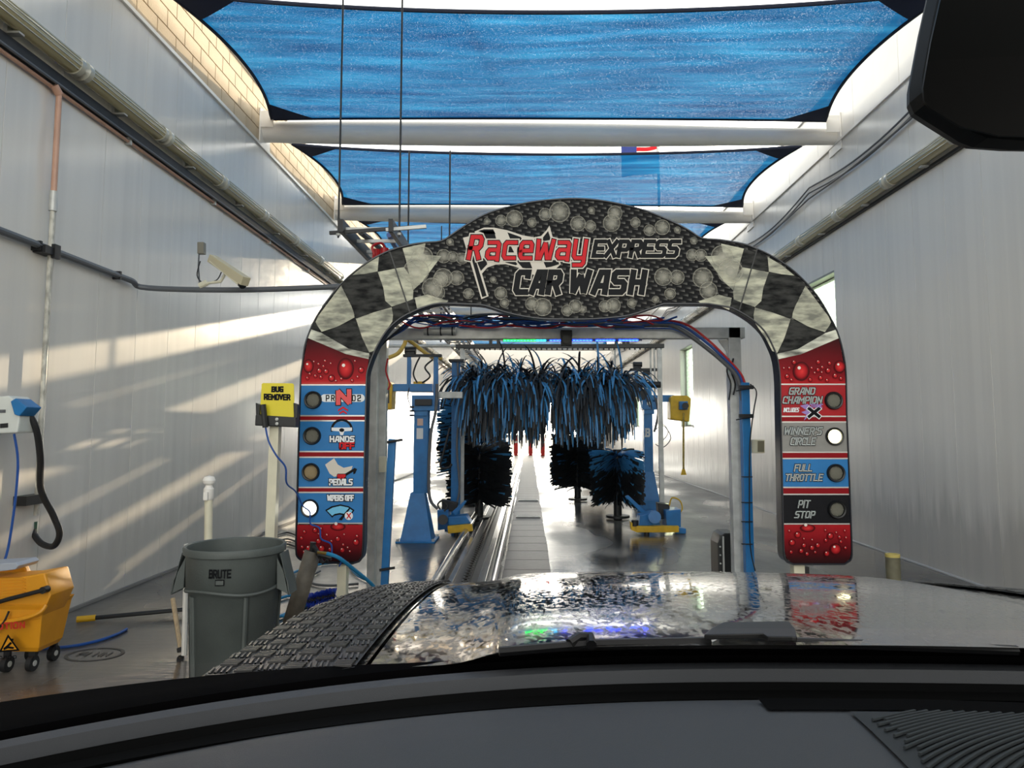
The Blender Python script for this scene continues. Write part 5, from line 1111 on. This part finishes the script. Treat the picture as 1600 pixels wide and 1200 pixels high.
text('CAUTION', -24, 974, 39, 985, mat('caution_red', (200, 40, 24), .5), 0, 2.4, parent=t, Y=Ym - .045, gap=2.4, rise=3)
def tri(cx_, cy_, r): return [(cx_ + r * math.cos(a), cy_ + r * .95 * math.sin(a)) for a in (-math.pi / 2 - .08, math.pi / 6 - .08, math.pi * 5 / 6 - .08)]
flat('warning_triangle', [tri(14, 1009, 19)], 0, P_blk, Y=Ym - .046, parent=t); flat('warning_triangle_inner', [tri(14, 1009, 13.5)], 1, M_mop, Y=Ym - .046, parent=t)
flat('falling_figure', [[(5, 1013), (11, 1008), (16, 1003), (19, 1005), (14, 1010), (22, 1011), (21, 1014), (12, 1013), (6, 1016)], [(18, 998), (21, 998), (21, 1001), (18, 1001)]], 2, P_blk, Y=Ym - .046, parent=t)
text('CUIDADO', -20, 1026, 26, 1031, P_blk, 0, 1, parent=t, Y=Ym - .046, rise=2)
for (x, Y_) in ((6, Ym + .04), (42, Ym + .06), (6, Ym + .27), (42, Ym + .27), (-80, Ym + .05)):
    X = xr_(x, Ym) + .01; fk = MB().box((X - .02, Y_ - .01, .07), (X + .02, Y_ + .01, zbot + .03)).build('caster_fork', M_dark, t)
    MB().lathe((X - .016, Y_, .048), [(0, 0), (.048, 0), (.048, .032), (0, .032)], 18, 'x').build('caster_wheel', M_rub, fk); MB().lathe((X - .02, Y_, .048), [(0, 0), (.018, 0), (.018, .04), (0, .04)], 10, 'x').build('wheel_hub', M_steel, fk)
t = thing('grey_tray', tuple(at(0, 884, wy + .1)), 'flat pale grey tray resting on top of the mop bucket', 'tray')
MB().prism([at(x, y, wy - .05) for x, y in [(-60, 884), (24, 879), (29, 884), (24, 890), (-60, 900)]], (0, .2, 0)).build('tray', mat('tray_grey', (170, 176, 188), .4), t, bevel=.005)
# floor decal and drain
t = thing('floor_decal', tuple(atZ(150, 1024, .0)), 'faded oval stencil on the floor left of the rubbish can', 'decal')
dc = atZ(148, 1022, .003); M_dec = mat('decal_dark', (58, 52, 46), .4)
mb = MB(); n = 40; ra, rb2 = (.19, .15), (.165, .13)
mb.add([dc + Vector((ra[0] * math.cos(2 * math.pi * i / n), ra[1] * math.sin(2 * math.pi * i / n), 0)) for i in range(n)] + [dc + Vector((rb2[0] * math.cos(2 * math.pi * i / n), rb2[1] * math.sin(2 * math.pi * i / n), 0)) for i in range(n)], [(i, (i + 1) % n, n + (i + 1) % n, n + i) for i in range(n)]); mb.build('oval_ring', M_dec, t)
mb = MB(); 
for ch_i, ch_ in enumerate('PINN'):
    for pl in GL[ch_]:
        l, r = ribbon([(ch_i * 6 + x, y) for x, y in pl], .8); n = len(l); f_ = lambda p: dc + Vector((-.1 + p.x * .009, -.035 + p.y * .012, .0005)); mb.add([f_(p) for p in l] + [f_(p) for p in r], [(i, i + 1, n + i + 1, n + i) for i in range(n - 1)])
mb.build('faded_lettering', M_dec, t, smooth=False)
# bollard at right
p = at(1395, 880, 5.9)
t = thing('pipe_bollard', (p.x, 5.9, 0), 'hollow yellowed plastic pipe bollard near the right wall', 'bollard')
zb = at(1395, 866, 5.9).z; M_bol = mat('yellowed_pvc', (112, 108, 88), .6, var=.3, vscale=14)
MB().lathe((p.x, 5.9, 0), [(.057, 0), (.055, zb * .5), (.053, zb), (.037, zb), (.036, zb - .3)], 24).build('pipe', M_bol, t); MB().lathe((p.x, 5.9, 0), [(.036, zb - .02), (.036, zb + .003), (.054, zb + .003), (.054, zb - .02)], 24).build('rim', mat('rim_yellow', (196, 178, 100), .5), t); MB().lathe((p.x, 5.9, 0), [(0, .03), (.0655, .03), (.075, 0)], 20).build('base_collar', M_dark, t)

# ================================================================== THE CAR (camera sits at the driver's eye)
CX = .46
car = thing('car', (CX, 0, 0), 'dark wet car seen from the driver seat, bonnet and dashboard', 'car')
def paint():
    m = mat('wet_dark_paint', (60, 63, 66), .12, metal=.8, coat=1); t = m.node_tree; N = t.nodes; L = t.links; b = N['Principled BSDF']
    tc = N.new('ShaderNodeTexCoord'); mp = N.new('ShaderNodeMapping'); mp.inputs['Scale'].default_value = (1, .55, 1); L.new(tc.outputs['Object'], mp.inputs[0])
    n = N.new('ShaderNodeTexNoise'); n.inputs['Scale'].default_value = 95; n.inputs['Detail'].default_value = 2; n.inputs['Distortion'].default_value = .4; L.new(mp.outputs[0], n.inputs[0])
    r = ramp(N, L, n.outputs[0], [(.47, (78, 80, 82)), (.60, (124, 122, 116))]); L.new(r.outputs[0], b.inputs['Base Color'])
    r2 = ramp(N, L, n.outputs[0], [(.47, (.05, .05, .05, 1)), (.60, (.26, .26, .26, 1))]); L.new(r2.outputs[0], b.inputs['Roughness']); L.new(r2.outputs[0], b.inputs['Coat Roughness'])
    bp = N.new('ShaderNodeBump'); bp.inputs['Strength'].default_value = .015; bp.inputs['Distance'].default_value = .002; L.new(n.outputs[0], bp.inputs['Height']); L.new(bp.outputs[0], b.inputs['Normal']); L.new(bp.outputs[0], b.inputs['Coat Normal'])
    return m
M_paint = paint()
def base_curve(x):   # windscreen base in plan: Y as a function of X
    d = x - CX; return 1.185 - (.26 if d < 0 else .12) * abs(d) ** 2.6
def Hz(x, y):
    d = abs(x - CX); u = y - 1.1
    z = 1.198 - .02 * u - .0700 * u * u
    if y > 2.35: z -= .35 * (y - 2.35) ** 2
    s = 1 / (1 + math.exp((d - .53) / .018)); z += .02 * s
    z -= .03 * (d / .9) ** 2
    ed = .985 - .07 * max(0, u - .3)
    if d > ed - .06: z -= (d - ed + .06) ** 2 * 9
    return z
def hood_part(name, d0, d1, side, m, dz=0, y0=1.12, y1=2.75, ny=40, nx=24, thick=0, matl=None):
    rows = []
    for j in range(ny + 1):
        row = []
        for i in range(nx + 1):
            d = d0 + (d1 - d0) * i / nx; x = CX + side * d; ya = max(y0, base_curve(x) + .012); y = ya + (y1 - ya) * j / ny; row.append(Vector((x, y, Hz(x, y) + dz)))
        rows.append(row)
    return MB().grid(rows).build(name, m, car, ang=60)
rows = [[Vector((x, y, Hz(x, y))) for x in [CX - .695 + 1.39 * i / 64 for i in range(65)]] for y in [1.10 + 1.6 * j / 50 for j in range(51)]]
MB().grid(rows).build('bonnet', M_paint, car, ang=60)
for sd in (-1, 1):
    hood_part('wing', .702, 1.06, sd, M_paint, 0, y0=.88)
    hood_part('tread_mat', .712, .925, sd, mat('tread_rubber', (54, 55, 56), .42), .006, y0=.93, y1=2.45)
    bars = MB()
    for a in range(40):
        for b_ in range(6):
            y = .95 + a * .038; d = .73 + b_ * .036
            if (a + b_) % 2 == 0: seg = [((d - .014, y - .012 + k * .008), (d + .014, y - .008 + k * .008)) for k in range(4)]
            else: seg = [((d - .013 + k * .0085, y - .014), (d - .009 + k * .0085, y + .014)) for k in range(4)]
            if y < base_curve(CX + sd * d) + .03: continue
            for (p_, q_) in seg:
                pp = [Vector((CX + sd * p_[0], p_[1], Hz(CX + sd * p_[0], p_[1]) + .0085)), Vector((CX + sd * q_[0], q_[1], Hz(CX + sd * q_[0], q_[1]) + .0085))]
                bars.tube(pp, .0022, 4, False)
    bars.build('tread_bars', mat('tread_bar', (70, 70, 70), .4), car)['kind'] = 'stuff'
    # wing flank, wheel arch side
    MB().grid([[Vector((CX + sd * (1.06 - .07 * max(0, y - 1.4) * 0 + k[0]), y, Hz(CX + sd * 1.06, y) + k[1])) for y in [.88 + .092 * j for j in range(21)]] for k in ((0, 0), (.02, -.06), (.025, -.3), (.02, -.6))]).build('wing_side', M_paint, car)
    MB().tube([(CX + sd * .94, 1.9, .4), (CX + sd * 1.05, 1.9, .4)], .4, 28).build('wheel', M_rub, car)
MB().grid([[Vector((x, 2.72 + k[0], Hz(x, 2.72) + k[1])) for x in [CX - 1.05 + 2.1 * i / 20 for i in range(21)]] for k in ((0, 0), (.05, -.06), (.07, -.35), (.03, -.75))]).build('front_grille', M_blk, car)
# scuttle, windscreen, wipers
def base_curve(x):   # windscreen base in plan: Y as a function of X
    d = x - CX; return 1.185 - (.26 if d < 0 else .12) * abs(d) ** 2.6
XS = [-.90 + 2.52 * i / 56 for i in range(57)]
def sweep(name, prof, m, x0=-9, x1=9, **k):
    xs = [x for x in XS if x0 <= x <= x1]
    return MB().grid([[Vector((x, base_curve(x) + s_, z)) for x in xs] for s_, z in prof]).build(name, m, car, ang=40, **k)
sweep('scuttle', [(.13, 1.15), (.10, 1.155), (.05, 1.165), (.02, 1.172), (0, 1.165), (0, 1.12)], mat('scuttle_black', (14, 17, 20), .6))
M_dash = mat('dash_plastic', (64, 67, 72), .55, bump=.15, bscale=900, var=.05, vscale=3)
M_dash2 = mat('dash_dark_plastic', (11, 12, 13), .8, spec=.08)
xs_ = XS
MB().grid([[Vector((x, base_curve(x) + s_ + (.1 * max(0, CX - x - .62) / .45 if k_ < 3 else 0), z)) for x in xs_] for k_, (s_, z) in enumerate(((.02, 1.14), (.012, 1.178), (0, 1.186), (-.012, 1.182), (-.03, 1.15)))]).build('screen_seal', mat('seal_black', (4, 4, 5), .8, spec=.03), car, ang=40)
sweep('dash_ridge', [(-.022, 1.15), (-.03, 1.175), (-.042, 1.18), (-.058, 1.176), (-.066, 1.16)], M_dash)
sweep('dash_channel', [(-.062, 1.165), (-.072, 1.150), (-.145, 1.148), (-.156, 1.168)], M_dash2)
def dash(name, x0, x1, m, dz=0, s0=-.152, s1=-.75):
    xs = [x for x in XS if x0 - .001 <= x <= x1 + .001]; rows = []
    for k in range(13):
        u = k / 12; s_ = s0 + (s1 - s0) * u; z = 1.172 + dz + .012 * math.sin(u * 2.2) - .10 * u * u
        if k == 0: z -= .006
        rows.append([Vector((x, base_curve(x) * (1 - u * .5) + .55 * u + s_, z - .02 * max(0, abs(x - .1) - .4))) for x in xs])
    return MB().grid(rows).build(name, m, car, ang=40)
dash('dash_top', -.91, 1.63, M_dash)
def dz_(x, y):
    return 1.13
# defroster vent slot and speaker grille on the passenger side
def dsurf(x, u): 
    s_ = -.152 + (-.75 + .152) * u; z = 1.172 + .012 * math.sin(u * 2.2) - .10 * u * u
    return Vector((x, base_curve(x) * (1 - u * .5) + .55 * u + s_, z - .02 * max(0, abs(x - .1) - .4)))
MB().grid([[dsurf(.30 + 1.2 * i / 30, u) + Vector((0, 0, .0025)) for i in range(31)] for u in (.035, .05, .075, .10)]).build('defroster_slot', mat('slot_black', (6, 6, 7), .8, spec=.05), car)
MB().grid([[dsurf(.40 + 1.1 * i / 30, u) + Vector((0, 0, .0035)) for i in range(31)] for k, u in enumerate((.112, .2, .3, .4, .5))]).build('speaker_base', mat('grille_dark', (26, 30, 33), .5), car)
for k in range(105):
    x = .42 + k * .015; pts = []
    for j in range(16):
        t_ = j / 15; u = .114 + .34 * t_; xx = x - .52 * t_ + .2 * t_ * t_
        if xx < .41 or xx > 1.5: continue
        pts.append(dsurf(xx, u) + Vector((0, 0, .005)))
    if len(pts) > 2: MB().tube(pts, .0022, 5).build('grille_rib', mat('grille_rib_m', (52, 58, 62), .6, spec=.3), car)
dome = dsurf(.80, .085); MB().lathe(dome, [(.03, 0), (.028, .008), (.018, .014), (0, .017)], 18).build('light_sensor', mat('sensor_grey', (70, 72, 76), .4), car)
# wipers
MB().prism([atZ(x, y, 1.222) for x, y in [(1100, 1000), (1112, 989), (1130, 980), (1232, 978), (1243, 990), (1246, 1004), (1238, 1003), (1200, 1003), (1192, 998), (1112, 1000)]], (0, 0, .008)).build('wiper_arm_cover', M_blk, car, bevel=.002)
MB().tube([atZ(890, 1006, 1.216), atZ(905, 996, 1.222), atZ(922, 996, 1.222), atZ(924, 1008, 1.216)], .008, 8).build('wiper_mount', M_blk, car)
MB().tube([atZ(780, 1018, 1.21), atZ(920, 1006, 1.214), atZ(1110, 1002, 1.216)], .007, 6).build('wiper_blade', M_blk, car)
MB().tube([atZ(1240, 1003, 1.214), atZ(1400, 1009, 1.21), atZ(1590, 1016, 1.21)], .007, 6).build('wiper_blade', M_blk, car)
# windscreen glass, roof, pillars
M_ws = bpy.data.materials.new('windscreen_glass'); M_ws.use_nodes = True; N = M_ws.node_tree.nodes; L = M_ws.node_tree.links; N.clear()
out = N.new('ShaderNodeOutputMaterial'); tr = N.new('ShaderNodeBsdfTransparent'); tr.inputs[0].default_value = (.93, .96, .95, 1); gl = N.new('ShaderNodeBsdfGlossy'); gl.inputs['Roughness'].default_value = .02
mx = N.new('ShaderNodeMixShader'); mx.inputs[0].default_value = .02; L.new(tr.outputs[0], mx.inputs[1]); L.new(gl.outputs[0], mx.inputs[2]); L.new(mx.outputs[0], out.inputs[0])
rows = []
for k in range(9):
    u = k / 8; rows.append([Vector((x, base_curve(x) - .10 - .85 * u - .05 * math.sin(u * math.pi), 1.245 + .8 * u)) for x in XS])
MB().grid(rows).build('windscreen', M_ws, car)
MB().grid([[Vector((x, base_curve(x) - .95 - s_, 2.04 + dz - .03 * abs(x - CX) ** 2)) for x in XS] for s_, dz in ((-.03, 0), (.1, .02), (.5, .05), (1.5, .05), (2.6, .03), (2.9, -.05))]).build('roof', M_paint, car, solid=.03)
for sd, X in ((-1, -.98), (1, 1.72)):
    MB().tube([(X, base_curve(X) + .03, 1.15), (X, base_curve(X) - .45, 1.6), (X, base_curve(X) - .93, 2.02)], .05, 8).build('a_pillar', M_blk, car)
    MB().box((X - .03, -2.2, .4), (X + .03, .95, 1.16)).build('door', M_dash2, car, bevel=.01)
MB().box((-.9, -2.2, .35), (1.62, .35, .42)).build('cabin_floor', M_dash2, car)
MB().grid([[Vector((x, .4 - s_, z)) for x in (-.9, 0, .6, 1.2, 1.62)] for s_, z in ((0, 1.03), (.02, .9), (-.1, .5), (-.1, .4))]).build('dash_front', M_dash2, car)
MB().grid([[Vector((x, -2.25, z)) for x in (-.95, 1.68)] for z in (.4, 1.3, 2.0)]).build('rear_bulkhead', M_dash2, car)
# rear-view mirror
ym = .52
o = MB().prism([at(x, y, ym) for x, y in [(1443, -20), (1425, 60), (1408, 150), (1408, 172), (1415, 188), (1430, 198), (1484, 232), (1505, 240), (1560, 244), (1700, 246), (1860, 240), (1890, 200), (1890, -20), (1860, -60), (1480, -60)]], (0, -.04, 0)).build('mirror_housing', mat('mirror_black', (8, 10, 11), .55, spec=.2), car, bevel=.014)
MB().prism([at(x, y, ym - .041) for x, y in [(1470, -10), (1452, 70), (1440, 140), (1442, 160), (1452, 172), (1500, 200), (1560, 214), (1700, 216), (1840, 210), (1860, 180), (1860, -30), (1480, -30)]], (0, -.002, 0)).build('mirror_face', mat('mirror_face_m', (5, 7, 9), .4, spec=.2), o)
MB().tube([at(1650, -40, ym + .01), at(1620, -160, ym + .02)], .015, 10).build('mirror_stem', M_blk, car)
